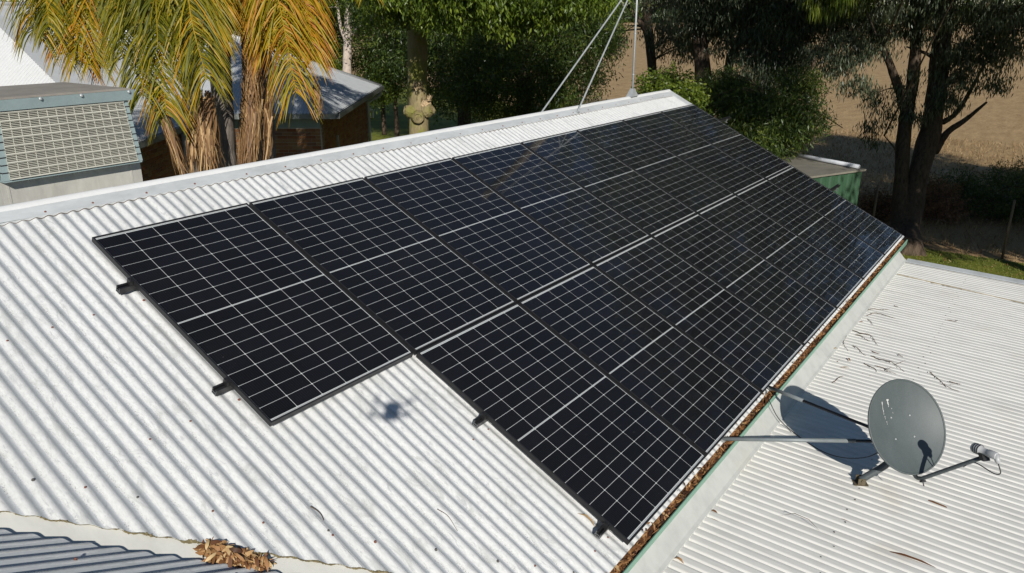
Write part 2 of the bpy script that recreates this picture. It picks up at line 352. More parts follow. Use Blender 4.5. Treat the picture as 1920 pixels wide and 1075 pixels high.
M = dict(
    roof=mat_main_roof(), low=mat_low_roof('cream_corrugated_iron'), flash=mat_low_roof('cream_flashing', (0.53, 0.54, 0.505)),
    cap=simple('weathered_ridge_capping', (0.54, 0.56, 0.56), 0.5, 0, 0.18, 5, stretch=(0.4, 1, 1)),
    rollw=simple('white_painted_roll_sunlit_hip', (0.72, 0.725, 0.71), 0.5, 0, 0.06, 8), lip=simple('rusted_lip', (0.13, 0.085, 0.055), 0.8, 0, 0.5, 30),
    moss=simple('olive_moss', (0.17, 0.14, 0.07), 0.95, 0, 0.5, 40), silt=simple('tan_silt', (0.40, 0.33, 0.21), 0.9, 0, 0.25, 20),
    screw=simple('rusty_screw', (0.20, 0.075, 0.05), 0.6, 0.0, 0.4, 60), screw_zinc=simple('dull_screw', (0.12, 0.11, 0.10), 0.5, 0.3, 0.3, 60),
    gutter=simple('sage_green_gutter', (0.20, 0.36, 0.27), 0.45, 0, 0.10, 6), fascia=simple('pale_fascia', (0.55, 0.58, 0.53), 0.6),
    wallp=simple('rendered_wall', (0.62, 0.60, 0.54), 0.8), valley=mat_low_roof('valley_iron', (0.66, 0.655, 0.60)),
    frame=simple('black_anodised_frame', (0.018, 0.018, 0.019), 0.42, 0.0, 0.2, 20, 0.4), back=simple('white_backsheet', (0.66, 0.66, 0.68), 0.6, 0, 0.03),
    ribbon=simple('tinned_ribbon', (0.20, 0.20, 0.21), 0.4, 0.3, 0.1), cell=mat_cell(), glass=mat_glass(),
    rail=simple('black_rail', (0.016, 0.016, 0.017), 0.38, 0.0, 0.2, 20, 0.5), alloy=simple('cut_aluminium', (0.55, 0.56, 0.57), 0.35, 0.8, 0.1),
    galv=simple('galvanised_steel', (0.44, 0.46, 0.46), 0.42, 0.35, 0.18, 14), dish=mat_dish(),
    tubegrey=simple('grey_tube', (0.20, 0.225, 0.23), 0.45, 0.1, 0.15, 10), tubeblack=simple('black_tube', (0.018, 0.02, 0.025), 0.4, 0, 0.2, 10),
    tubedark=simple('slate_tube', (0.085, 0.10, 0.105), 0.45, 0.1, 0.15, 10),
    plastic=simple('pale_grey_plastic', (0.42, 0.43, 0.43), 0.4, 0, 0.08), dark=simple('dark_rubber', (0.012, 0.012, 0.014), 0.5),
    bolt=simple('bright_bolt', (0.75, 0.75, 0.72), 0.3, 0.6, 0.05), dropping=simple('bird_dropping', (0.5, 0.5, 0.47), 0.7, 0, 0.05),
    rust=simple('rusty_bracket', (0.13, 0.105, 0.065), 0.7, 0.2, 0.5, 30),
    cooler=simple('sage_cooler_panel', (0.27, 0.345, 0.345), 0.5, 0, 0.12, 7), coolerlid=simple('dusty_cooler_lid', (0.30, 0.27, 0.225), 0.7, 0, 0.25, 4),
    slat=simple('pale_louvre', (0.56, 0.55, 0.47), 0.55, 0, 0.12, 9), duct=simple('stained_zinc_duct', (0.44, 0.43, 0.385), 0.65, 0.0, 0.22, 6, stretch=(1, 1, 0.25)),
    pad=simple('cooling_pad', (0.035, 0.03, 0.022), 0.9), bladder=simple('cut_stone', (0.55, 0.47, 0.30), 0.85),
    ground=mat_ground(), lawn=mat_lawn(), brick=mat_brick(), mortar=simple('mortar', (0.52, 0.47, 0.40), 0.9),
    far_roof=simple('far_grey_iron', (0.44, 0.455, 0.46), 0.5, 0, 0.1, 4), gutter2=simple('weathered_gutter', (0.22, 0.235, 0.22), 0.5, 0.1, 0.3),
    shed=simple('green_shed_iron', (0.035, 0.088, 0.046), 0.55, 0, 0.2, 4), shedroof=simple('grey_shed_roof', (0.20, 0.185, 0.15), 0.75, 0, 0.25, 3),
    pvc=simple('white_pipe', (0.55, 0.57, 0.60), 0.5, 0, 0.15), wood=simple('weathered_wood', (0.18, 0.13, 0.09), 0.85, 0, 0.3, 12, stretch=(1,1,0.2)),
    wire=simple('wire', (0.05, 0.047, 0.043), 0.7, 0.0), bark_dark=mat_bark('dark_bark', (0.045, 0.032, 0.022), (0.13, 0.095, 0.065)),
    bark_pale=mat_bark('pale_bark', (0.36, 0.29, 0.23), (0.56, 0.48, 0.41), 3), bark_moss=mat_bark('mossy_bark', (0.20, 0.155, 0.085), (0.30, 0.25, 0.13), 5, (0.20, 0.20, 0.045)),
    bark_palm=mat_bark('palm_bark', (0.10, 0.085, 0.07), (0.22, 0.19, 0.16), 5), cutwood=simple('torn_wood', (0.46, 0.34, 0.20), 0.85, 0, 0.35, 14),
    twig=simple('dry_twig', (0.11, 0.075, 0.045), 0.85, 0, 0.3, 20),
    leaf_dry=attr_ramp('dry_leaf', [(0, (0.045, 0.02, 0.01)), (0.35, (0.17, 0.07, 0.025)), (0.7, (0.36, 0.19, 0.075)), (1, (0.55, 0.40, 0.20))], 0.6),
    leaf_broad=attr_ramp('broad_leaf', [(0, (0.035, 0.060, 0.010)), (0.45, (0.115, 0.175, 0.020)), (1, (0.26, 0.32, 0.04))], 0.40, 0.34),
    leaf_dark=attr_ramp('dark_leaf', [(0, (0.022, 0.040, 0.011)), (0.5, (0.062, 0.100, 0.020)), (1, (0.17, 0.20, 0.032))], 0.42, 0.22),
    leaf_gum=attr_ramp('gum_leaf', [(0, (0.030, 0.044, 0.025)), (0.5, (0.085, 0.110, 0.064)), (0.9, (0.17, 0.195, 0.11)), (1, (0.20, 0.13, 0.07))], 0.40, 0.15),
    leaf_lime=attr_ramp('lime_leaf', [(0, (0.05, 0.085, 0.012)), (0.5, (0.12, 0.17, 0.02)), (1, (0.22, 0.25, 0.03))], 0.45, 0.3),
    leaf_brown=attr_ramp('dead_shrub_leaf', [(0, (0.09, 0.042, 0.026)), (0.5, (0.28, 0.135, 0.08)), (1, (0.45, 0.27, 0.13))], 0.7, 0.15),
    leaf_palm=attr_ramp('palm_leaflet', [(0, (0.030, 0.048, 0.006)), (0.28, (0.15, 0.15, 0.008)), (0.55, (0.36, 0.27, 0.012)), (0.80, (0.46, 0.22, 0.015)), (1, (0.42, 0.13, 0.025))], 0.48, 0.22, spec=0.3),
    leaf_dead=attr_ramp('dead_palm_leaflet', [(0, (0.09, 0.042, 0.018)), (0.5, (0.28, 0.155, 0.065)), (1, (0.55, 0.37, 0.18))], 0.6, 0.12),
    grass=attr_ramp('grass_blade', [(0, (0.08, 0.105, 0.016)), (0.6, (0.20, 0.235, 0.035)), (1, (0.40, 0.32, 0.13))], 0.6, 0.25),
    straw=attr_ramp('straw', [(0, (0.13, 0.075, 0.035)), (0.5, (0.30, 0.20, 0.10)), (1, (0.48, 0.36, 0.20))], 0.8, 0.1),
    drone=simple('grey_drone_shell', (0.30, 0.30, 0.31), 0.4, 0, 0.05),
)

# ================================================================ SETTING: ground, field, lawn, far wood
def structure(name, V, F, mat):
    o = part(name, V, F, mat); o['kind'] = 'structure'; return o
gx = np.concatenate([np.linspace(-3000, -60, 4), np.linspace(-40, 120, 33), np.linspace(200, 3000, 6)])
gy = gx.copy(); GX, GY = np.meshgrid(gx, gy); nn = len(gx)
gi = np.arange(nn*nn).reshape(nn, nn)
structure('ground', np.stack([GX, GY, np.zeros_like(GX)-0.004], -1), np.stack([gi[:-1,:-1], gi[:-1,1:], gi[1:,1:], gi[1:,:-1]], -1).reshape(-1, 4), M['ground'])
structure('lawn', [(-45,-45,0),(19.2,-45,0),(19.2,2,0),(24,8,0),(46,32,0),(46,70,0),(-45,70,0)], [[0,1,2,3,4,5,6]], M['lawn'])

# ================================================================ corrugated sheet builder
def corr_sheet(name, u0, u1, pitch, phase, depth, place, vr, rows, mat, parent, per=10, jit=0.0, seed=0, lift=0.0, narrow=False):
    """corrugated sheet: u across ribs, place(u, v, h) -> world, vr(u) -> (v0, v1) per column"""
    n = max(2, int(round((u1-u0)/pitch*per)))
    u = np.linspace(u0, u1, n+1)
    h = depth/2*np.cos((u-phase)/pitch*2*math.pi) - depth/2 + lift
    if narrow:                                   # broad crests, tight pans
        tt = np.abs(((u-phase)/pitch + 0.5) % 1.0 - 0.5)*2      # 0 on the crest, 1 in the pan
        h = -depth*np.exp(-((1-tt)/0.20)**2)*0.90 - depth*0.08*tt**2 + lift
    v0, v1 = vr(u)
    t = np.linspace(0, 1, rows+1)
    UU = np.repeat(u[None], rows+1, 0); HH = np.repeat(h[None], rows+1, 0)
    VV = v0[None] + (v1-v0)[None]*t[:, None]
    if jit:
        rg = np.random.default_rng(seed); HH = HH + rg.normal(size=HH.shape)*jit*0.4 + jit*np.sin(VV*3.1+seed)[...]*np.cos(UU*7+seed)
    P = place(UU, VV, HH); idx = np.arange((rows+1)*(n+1)).reshape(rows+1, n+1)
    F = np.stack([idx[:-1,:-1], idx[1:,:-1], idx[1:,1:], idx[:-1,1:]], -1).reshape(-1, 4)
    keep = (VV[1:, :-1]-VV[:-1, :-1] > 1e-5) | (VV[1:, 1:]-VV[:-1, 1:] > 1e-5)
    F = F[keep.reshape(-1)]
    o = part(name, P.reshape(-1, 3), F, mat, parent, True)
    me = o.data; uvl = me.uv_layers.new(name='UVMap')
    li = np.empty(len(me.loops), np.int32); me.loops.foreach_get('vertex_index', li)
    uvs = np.stack([(UU-phase).ravel()[li], VV.ravel()[li]], -1); uvl.data.foreach_set('uv', uvs.astype(np.float32).ravel())
    return o

# ================================================================ MAIN HOUSE
PITCH = 0.076; PH = -0.2835; CREST = -0.095; DEP = 0.0138
house = empty('house', (4, 0, 0), 'house with white painted corrugated iron gable roof carrying the solar panels', 'house')
V_RIDGE = -0.56; V_EAVE = 3.56; U_END = 9.50
def v_valley(u): return 2.704 + (np.asarray(u)+0.11)*1.093
main_place = lambda u, v, h: rw(u, v, CREST + h)
edges = []; a = PH - 0.019 - 38*PITCH
while a < U_END: edges.append(a); a += 10*PITCH
edges.append(U_END)
for i in range(len(edges)-1):
    a, b = edges[i], edges[i+1]
    f = lambda uu: (np.full_like(uu, V_RIDGE+0.02), np.maximum(V_RIDGE+0.02, np.minimum(V_EAVE, v_valley(uu))))
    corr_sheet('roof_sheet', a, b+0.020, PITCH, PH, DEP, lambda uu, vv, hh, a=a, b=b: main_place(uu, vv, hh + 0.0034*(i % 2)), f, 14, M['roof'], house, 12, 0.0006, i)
# back slope of the gable (falls away behind the ridge)
ridge_y, ridge_z = rw(0, V_RIDGE, CREST)[1:]
back_place = lambda u, v, h: np.stack([u, ridge_y + v*CT + h*ST, ridge_z - v*ST + h*CT], -1)
for i in range(len(edges)-1):
    a, b = edges[i], edges[i+1]
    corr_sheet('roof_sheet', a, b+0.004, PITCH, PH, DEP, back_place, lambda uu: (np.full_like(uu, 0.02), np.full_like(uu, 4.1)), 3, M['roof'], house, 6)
# ridge capping: flat wing, rolled top, scalloped lip
def cap_piece(u0, u1, lift):
    mb = MB()
    prof = [(-0.400, CREST+0.004), (-0.495, CREST+0.006), (-0.503, CREST+0.0065), (-0.512, CREST+0.009), (-0.525, CREST+0.012), (-0.538, CREST+0.013), (-0.549, CREST+0.009), (-0.558, CREST+0.001)]
    pts = [rw(0, v, n+lift) for v, n in prof]
    pts += [np.array([0, 2*ridge_y - p[1] + 0.012, p[2]]) for p in pts[-4::-1]]
    n = len(pts); segs = max(2, int((u1-u0)/0.25)); V = []; F = []
    rg = np.random.default_rng(int(u0*100)+500)
    for s in range(segs+1):
        x = u0 + (u1-u0)*s/segs; dz = rg.normal()*0.0012
        for p in pts: V.append((x, p[1], p[2]+dz))
    for s in range(segs):
        for j in range(n-1): F.append([s*n+j, s*n+j+1, (s+1)*n+j+1, (s+1)*n+j])
    mb.add(V, F)
    uu = np.arange(u0, u1, PITCH/12); m_ = len(uu)     # lip turned down and cut to the waves
    hh = DEP/2*np.cos((uu-PH)/PITCH*2*math.pi) - DEP/2
    A = rw(uu, np.full(m_, -0.400), np.full(m_, CREST+0.004+lift)); B = rw(uu, np.full(m_, -0.394), CREST+hh+0.003)
    mb.add(np.concatenate([A, B]), [[j, j+1, m_+j+1, m_+j] for j in range(m_-1)])
    mb.build('ridge_capping', M['cap'], house)
    rust = MB(); rust.tube(B + RN*0.001, 0.0021, 5, False); rust.build('lip_edge', M['lip'], house)
    roll = MB(); rp = [(-0.500, CREST+0.0068), (-0.507, CREST+0.0105), (-0.515, CREST+0.014), (-0.526, CREST+0.017), (-0.539, CREST+0.018), (-0.551, CREST+0.0145), (-0.560, CREST+0.006), (-0.563, CREST-0.004)]
    rr = [rw(0, v, n_+lift) for v, n_ in rp]; m2 = len(rr); V = []; F = []
    for s in range(segs+1):
        x = u0 + (u1-u0)*s/segs
        for p in rr: V.append((x, p[1], p[2]))
    for s in range(segs):
        for j in range(m2-1): F.append([s*m2+j, s*m2+j+1, (s+1)*m2+j+1, (s+1)*m2+j])
    roll.add(V, F); roll.build('ridge_roll', M['rollw'], house, True)
cuts = [-3.2, -1.1, 0.42, 2.82, 4.55, 6.95, 9.46]
for i in range(len(cuts)-1): cap_piece(cuts[i], cuts[i+1]+0.03, 0.0025*(i % 2))
# barge capping on the gable end
mb = MB()
mb.sweep([(9.36, -0.001), (9.385, 0.006), (9.525, 0.007), (9.53, 0.0), (9.53, -0.14)], rw(0, V_RIDGE+0.0, CREST), rw(0, V_EAVE, CREST), RU, RN)
mb.build('barge_capping', M['cap'], house)
mb = MB(); mb.box((-2.6, -2.95, 0), (9.35, 4.0, 2.45)); mb.build('wall', M['wallp'], house)
mb = MB(); g0 = rw(0, V_RIDGE+0.1, CREST-0.15)
mb.add([(9.30, -3.0, 2.45), (9.30, 4.0, 2.45), (9.30, ridge_y, ridge_z-0.16), (9.34, -3.0, 2.45), (9.34, 4.0, 2.45), (9.34, ridge_y, ridge_z-0.16)], [[0,1,2],[3,5,4],[0,3,4,1],[1,4,5,2],[2,5,3,0]])
mb.build('gable_wall', M['wallp'], house)
mb = MB(); mb.box((0.70, -3.095, 2.46), (9.50, -3.075, 2.62)); mb.build('fascia', M['fascia'], house)
# gutter (quad profile, hollow, full of leaves)
mb = MB()
gp = [(-3.098, 2.62), (-3.098, 2.52), (-3.16, 2.505), (-3.196, 2.53), (-3.202, 2.597), (-3.196, 2.604), (-3.188, 2.601), (-3.188, 2.585)]
gp2 = [(-3.190, 2.58), (-3.186, 2.54), (-3.155, 2.517), (-3.102, 2.53), (-3.102, 2.62)]
mb.sweep(gp + gp2, (0.74, 0, 0), (9.56, 0, 0), (0, 1, 0), (0, 0, 1), True)
mb.build('gutter', M['gutter'], house)
# screws
mb = MB(); mb.lathe([(0.0062, 0.0), (0.0062, 0.001), (0.0042, 0.0016), (0.0042, 0.0048), (0.003, 0.006)], (0, 0, 0), (0, 0, 1), 7)
screw_me = mb.mesh('roof_screw', M['screw']); screw_me2 = screw_me.copy(); screw_me2.materials[0] = M['screw_zinc']
def put_screw(p, nrm, parent, me=None, s=1.0):
    o = link('roof_screw', me or screw_me, parent); q = Vector(nrm).to_track_quat('Z', 'Y')
    o.location = Vector(np.asarray(p) - origin(parent)); o.rotation_euler = q.to_euler(); o.scale = (s, s, s); return o
rg = np.random.default_rng(4)
for v, ks in ((0.545, [4, 0, -3, -6, -9]), (1.48, [4, 0, -3]), (2.455, [1.0+1, 17, 19]), (3.425, [17, 19])):
    for kk in ks: put_screw(rw(PH+kk*PITCH, v, CREST), RN, house, None, 1.35)
for kk, v in ((-6, 1.751), (-8, 1.577), (-10, 1.419), (-3, 2.009), (10, 3.099), (12, 3.251), (2, 2.422), (4, 2.613), (7, 2.841), (-1, 2.2), (14, 3.42)):
    put_screw(rw(PH+kk*PITCH, v, CREST), RN, house, screw_me if rg.random() < .6 else screw_me2, 1.35)
for kk in [3, 7, 12, 17, 23, 28, 33, 38, 43, 48, 53, 58, 63, 68, 73, 78, 83, 88, 93, 98, 103, 108, 113, 118, 123]:
    put_screw(rw(PH+kk*PITCH, -0.43, CREST+0.006), RN, house, None, 1.25)

# ---- wing roof at the lower left and the valley between
TT = math.tan(TH)
# valley centre line, 0.075 m outside the cut of the main sheets (plan direction -1,-1)
def main_z(y, n=CREST-DEP): # height of main roof plane (trough level) at plan y
    base = rw(0, 0, n); return base[2] + (y-base[1])*TT
def cut_y(x): return -2.379 - (x+0.11)*0.981
SH = 0.062
def cen_y(x): return cut_y(x+SH) - SH
def wing_z(x, y):            # plane falling towards +x, meets main plane on the centre line
    # centre line: x = cx(y)
    cx = -0.11 - SH - (y + SH + 2.379)/0.981
    return main_z(y, CREST-DEP-0.004) + (cx - x)*TT, cx
W_EAVE = 0.70
for i, y1 in enumerate(np.arange(-0.1, -7.5, -0.76)):
    y0 = y1 - 0.76
    def place(uu, vv, hh, i=i):   # uu = -y, vv = x
        yy = -uu; z, cx = wing_z(vv, np.maximum(yy, -3.0)); z0 = z
        return np.stack([vv + (hh+0.02)*ST, yy, z0 + (hh+0.02+0.002*(i % 2))*CT], -1)
    def vr(uu):
        yy = -uu; _, cx = wing_z(0, np.maximum(yy, -9)); top = np.full_like(uu, -3.2)
        return top, np.maximum(top, np.minimum(cx-0.028, W_EAVE))
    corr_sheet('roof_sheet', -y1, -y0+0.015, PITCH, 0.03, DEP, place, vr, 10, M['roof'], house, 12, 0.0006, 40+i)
# other side of the wing
mb = MB(); zr = float(wing_z(-3.2, -3.0)[0])
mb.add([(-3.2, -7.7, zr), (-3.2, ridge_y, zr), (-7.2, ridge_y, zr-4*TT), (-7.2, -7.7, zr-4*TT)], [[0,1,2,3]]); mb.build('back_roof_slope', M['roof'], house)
mb = MB(); mb.box((-6.9, -7.4, 0), (0.35, -2.5, 2.4)); mb.build('wall', M['wallp'], house)
# valley tray: two folded strips
xs = np.linspace(-2.6, 0.72, 40); V = []; F = []
for x in xs:
    y = cen_y(x); c = np.array([x, y, main_z(y, CREST-DEP-0.006)])
    a = c + np.array([0.15, 0.15, 0.15*TT]); b = c + np.array([-0.12, -0.12, 0.12*TT])
    V += [a, c, b]
for i in range(len(xs)-1):
    for j in range(2): F.append([3*i+j, 3*i+j+1, 3*(i+1)+j+1, 3*(i+1)+j])
part('valley_tray', V, F, M['valley'], house)
wn_ = np.array([ST, 0, CT])
uu = np.arange(-2.2, 0.68, 0.004); vv = v_valley(uu); hh = DEP/2*np.cos((uu-PH)/PITCH*2*math.pi) - DEP/2
rm = np.random.default_rng(8); th_ = np.clip(0.0025 + 0.004*np.convolve(rm.normal(size=len(uu)), np.ones(9)/4, 'same'), 0.0008, 0.010)
V, F = tube(rw(uu, vv+0.002, CREST+hh-0.003), th_, 6, True, 0.25, rm); part('moss_line', V, F, M['moss'], house, kind='stuff')
for x, y in ((-0.98, -2.13), (-0.55, -2.35), (-1.28, -2.05), (-0.70, -2.15), (-0.36, -2.62), (-1.15, -1.75)):
    yy = -(0.03 + round((-y-0.03)/PITCH)*PITCH)
    put_screw((x, yy, wing_z(x, yy)[0] + 0.02/CT), wn_, house, None, 1.35)
# antenna pole and stays follow later

# ================================================================ CARPORT with the flat cream roof
carport = empty('carport', (5, -5.5, 0), 'flat carport roof of cream corrugated iron below the leaf filled gutter', 'carport')
LP = 0.0762; tro = at_low(1251.6, 1064)[0]; LPH = tro + LP/2; Y_IN, Y_OUT = -3.285, -9.0
low_place = lambda u, v, h: np.stack([u, v, low_z(v) + DEP + h], -1)
ed = [0.95]; a = LPH - LP/4 - 10*LP
while a < 8.93:
    if a > 1.0: ed.append(a)
    a += 10*LP
ed.append(8.97)
for i in range(len(ed)-1):
    corr_sheet('roof_sheet', ed[i], ed[i+1]+0.02, LP, LPH, 0.0125, lambda uu, vv, hh, i=i: low_place(uu, vv, hh+0.002*(i % 2)),
               lambda uu: (np.full_like(uu, Y_OUT), np.full_like(uu, Y_IN)), 12, M['low'], carport, 16, 0.0005, 90+i, 0.0, True)
# apron flashing in lengths, with a turned down lip
cutx = [0.9, 3.1, 4.62, 6.55, 8.98]
for i in range(len(cutx)-1):
    mb = MB(); e = 0.0015*(i % 2)
    mb.sweep([(-3.185, 2.578+e), (-3.198, 2.568+e), (-3.282, 2.474+e), (-3.304, 2.462+e), (-3.307, 2.443+e)], (cutx[i], 0, 0), (cutx[i+1]+0.02, 0, 0), (0, 1, 0), (0, 0, 1))
    mb.build('apron_flashing', M['flash'], carport)
yy = np.linspace(-3.32, -5.2, 60); rm = np.random.default_rng(9); xx = 8.30 + (yy+3.32)*0.11; xx = LPH + LP/2 + np.round((xx-LPH-LP/2)/LP)*LP*0 + (xx-LPH-LP/2)
ww = np.clip(0.018 + rm.normal(size=60)*0.006, 0.006, 0.05)*np.linspace(1.3, 0.5, 60)
V = np.concatenate([np.stack([xx-ww, yy, low_z(yy)+DEP+0.002], -1), np.stack([xx, yy, low_z(yy)+DEP+0.007], -1), np.stack([xx+ww*0.7, yy, low_z(yy)+DEP+0.002], -1)])
part('silt_ridge', V, [[j*60+i, j*60+i+1, (j+1)*60+i+1, (j+1)*60+i] for j in range(2) for i in range(59)], M['silt'], carport)
mb = MB(); p = lambda y, dz: np.array([0, y, float(low_z(y))+dz])
mb.sweep([(8.90, 0.020), (8.93, 0.026), (9.08, 0.028), (9.085, 0.02), (9.085, -0.10)], p(Y_IN-0.02, 0), p(Y_OUT, 0), (1, 0, 0), (0, 0, 1))
mb.build('barge_capping', M['cap'], carport)
mb = MB(); mb.box((0.95, -9.02, 2.10), (9.06, -8.97, 2.25)); mb.build('fascia', M['fascia'], carport)
for x in (1.2, 5.0, 8.9):
    mb = MB(); mb.box((x-0.05, -8.9, 0), (x+0.05, -8.8, 2.2)); mb.build('post', M['wood'], carport)
for kk in range(0, 100, 2):
    x = LPH + kk*LP - 4*LP
    if 1.0 < x < 8.9:
        t = (x-2.857)/(8.799-2.857)
        y = -4.05 + 0.02*math.sin(kk*1.7)
        put_screw((x, y, float(low_z(y))+DEP), (0, 0, 1), carport, screw_me2, 1.0)

# ================================================================ SOLAR PANELS
PW, PH_, GU, GV = 1.134, 1.764, 0.0236, 0.0112
FT, LIP = 0.032, 0.0105
def frame_mesh():
    mb = MB(); w, h = PW, PH_
    lipz, bt = 0.0, -FT
    for a, b in (((0, -h), (LIP, 0)), ((w-LIP, -h), (w, 0)), ((LIP, -LIP), (w-LIP, 0)), ((LIP, -h), (w-LIP, -h+LIP))):
        mb.box((a[0], a[1], bt), (b[0], b[1], lipz))
    return mb.mesh('frame', M['frame'])
fm = frame_mesh()
NX, NY = 6, 18
cw = 0.1815; gx_ = (PW-2*0.0155-6*cw)/5
mgy = 0.0255; gy_ = 0.0024; cen = 0.0105
ch = (PH_-2*mgy-cen-16*gy_)/18
def cell_mesh():
    w, h, c, t = cw/2, ch/2, 0.0044, 0.0004
    ring = [(-w+c,-h),(w-c,-h),(w,-h+c),(w,h-c),(w-c,h),(-w+c,h),(-w,h-c),(-w,-h+c)]
    V = [(x, y, 0) for x, y in ring] + [(x, y, t) for x, y in ring]
    F = [list(range(8, 16))] + [[i, (i+1) % 8, 8+(i+1) % 8, 8+i] for i in range(8)]
    return mk('solar_cell', V, F, M['cell'])
cm = cell_mesh()
mb = MB(); mb.box((LIP, -PH_+LIP, -0.010), (PW-LIP, -LIP, -0.0065)); bkm = mb.mesh('backsheet', M['back'])
mb = MB(); mb.box((LIP-0.0005, -PH_+LIP-0.0005, -0.0042), (PW-LIP+0.0005, -LIP+0.0005, -0.0014)); glm = mb.mesh('cover_glass', M['glass'])
def ribbon_mesh(y, two):
    mb = MB()
    for dy in ((-0.0035, 0.0035) if two else (0,)): mb.box((0.02, y+dy-0.0012, -0.0066), (PW-0.02, y+dy+0.0012, -0.0058))
    return mb.mesh('busbar', M['ribbon'])
rb = [ribbon_mesh(-0.0185, False), ribbon_mesh(-PH_/2, False), ribbon_mesh(-PH_+0.0185, False)]
cxs = [0.0155 + cw/2 + i*(cw+gx_) for i in range(NX)]
cys = []
y = -mgy
for j in range(NY):
    if j == 9: y -= cen - gy_
    cys.append(y - ch/2); y -= ch + gy_
rot3 = Matrix((RU, -RV, RN)).transposed().to_4x4()
ords = ['first', 'second', 'third', 'fourth', 'fifth', 'sixth', 'seventh', 'eighth']
for row, cols in ((0, range(8)), (1, range(1, 8))):
    for n_, c_ in enumerate(cols):
        u = c_*(PW+GU); v = row*(PH_+GV)
        if row == 0: lab = f'{ords[n_]} black solar panel from the cooler end in the ridge side row'
        else: lab = f'{ords[n_]} black solar panel from the stepped end in the gutter side row'
        if row == 0 and n_ == 0: lab = 'black solar panel jutting out alone at the stepped end of the ridge side row'
        root = empty('solar_panel', (0,0,0), lab, 'solar panel', 'solar panels on the white roof', Matrix.Translation(Vector(rw(u, v, 0))) @ rot3)
        link('frame', fm, root); link('backsheet', bkm, root); link('cover_glass', glm, root)
        for r_ in rb: link('busbar', r_, root)
        for cx in cxs:
            for cy in cys:
                o = link('solar_cell', cm, root); o.location = (cx, cy, -0.0063)
rgd = np.random.default_rng(77)
for px_, py_ in ((1611, 478), (1606, 488), (1602, 492), (1553, 386)):
    d_ = pray(px_, py_); hit = CAM + d_*((RO-CAM) @ RN)/(d_ @ RN); u_ = hit[0]; v_ = -(hit-RO)[1]/CT*1.0; v_ = (hit-RO) @ RV
    row_ = 0 if v_ < PH_+GV/2 else 1; c_ = int(u_//(PW+GU)); idx = c_ if row_ == 0 else 8 + c_ - 1
    nm = 'solar_panel' if idx == 0 else 'solar_panel.%03d' % idx; pn = bpy.data.objects[nm]
    lx, ly = u_-c_*(PW+GU), -(v_-row_*(PH_+GV)); rr_ = rgd.uniform(0.004, 0.010); V = [(lx, ly, -0.0010)]
    for q_ in range(9):
        a_ = q_*2*math.pi/9; r1_ = rr_*rgd.uniform(0.5, 1.2); V.append((lx+r1_*math.cos(a_), ly+1.5*r1_*math.sin(a_), -0.0012))
    part('dropping', V, [[0, 1+q_, 1+(q_+1) % 9] for q_ in range(9)], M['dropping'], pn, world=False)
# rails
def rail_profile():
    w, h = 0.020, 0.042
    return [(-w, 0), (w, 0), (w, h), (0.007, h), (0.007, h-0.010), (0.012, h-0.010), (0.012, h-0.018), (-0.012, h-0.018), (-0.012, h-0.010), (-0.007, h-0.010), (-0.007, h), (-w, h)]
rows_ = [(0.443, -0.085, 9.84, 0, 'ridge side', 'nearer the ridge'), (1.391, -0.085, 9.30, 0, 'ridge side', 'farther from the ridge'),
         (2.393, 1.085, 9.84, 1, 'gutter side', 'farther from the gutter'), (3.378, 1.085, 9.30, 1, 'gutter side', 'nearer the gutter')]
for v, ua, ub, row, rn, wh in rows_:
    p = rw(ua, v, CREST)
    root = empty('mounting_rail', p, f'black slotted aluminium rail under the {rn} panel row, {wh}', 'rail', 'rails that carry the solar panels')
    n0 = -FT - 0.001 - 0.042
    mb = MB(); pr = rail_profile()
    mb.sweep([(a, b) for a, b in pr], rw(ua, v, n0), rw(ub, v, n0), RV, RN, True); mb.build('rail_bar', M['rail'], root)
    mb = MB()                                   # bright cut edge of the extrusion
    for a, b, c, d in ((-0.017, 0.004, 0.017, 0.0065), (-0.017, 0.018, 0.017, 0.0205), (-0.0175, 0.004, -0.0155, 0.036), (0.0155, 0.004, 0.0175, 0.036)):
        q = [rw(ua-0.0012, v+a, n0+b), rw(ua-0.0012, v+c, n0+b), rw(ua-0.0012, v+c, n0+d), rw(ua-0.0012, v+a, n0+d)]
        mb.add(q, [[0, 1, 2, 3]])
    mb.build('cut_end', M['alloy'], root)
    c0 = 0 if row == 0 else 1
    for e_, uu in (('end_clamp', c0*(PW+GU)-0.012), ('end_clamp', 8*(PW+GU)-GU+0.012)):
        mb = MB(); mb.obox(rw(uu, v, -0.017), (RU, RV, RN), (0.011, 0.018, 0.019)); mb.lathe([(0.006, 0), (0.006, 0.006), (0.002, 0.007)], rw(uu, v, 0.002), RN, 8); mb.build('end_clamp', M['rail'], root)
    for c_ in range(c0+1, 8):
        mb = MB(); uu = c_*(PW+GU)-GU/2
        mb.obox(rw(uu, v, 0.0015), (RU, RV, RN), (0.017, 0.018, 0.0014)); mb.lathe([(0.0055, 0), (0.0055, 0.006), (0.002, 0.007)], rw(uu, v, 0.003), RN, 8); mb.build('mid_clamp', M['rail'], root)
    for uu in np.arange(ua+0.16, ub, 1.2):
        kk = round((uu-PH)/PITCH); uu = PH + kk*PITCH
        mb = MB(); mb.obox(rw(uu, v+0.012, CREST+0.003), (RU, RV, RN), (0.018, 0.035, 0.003)); mb.obox(rw(uu, v+0.0245, CREST+0.025), (RU, RV, RN), (0.018, 0.003, 0.025)); mb.build('roof_bracket', M['alloy'], root)

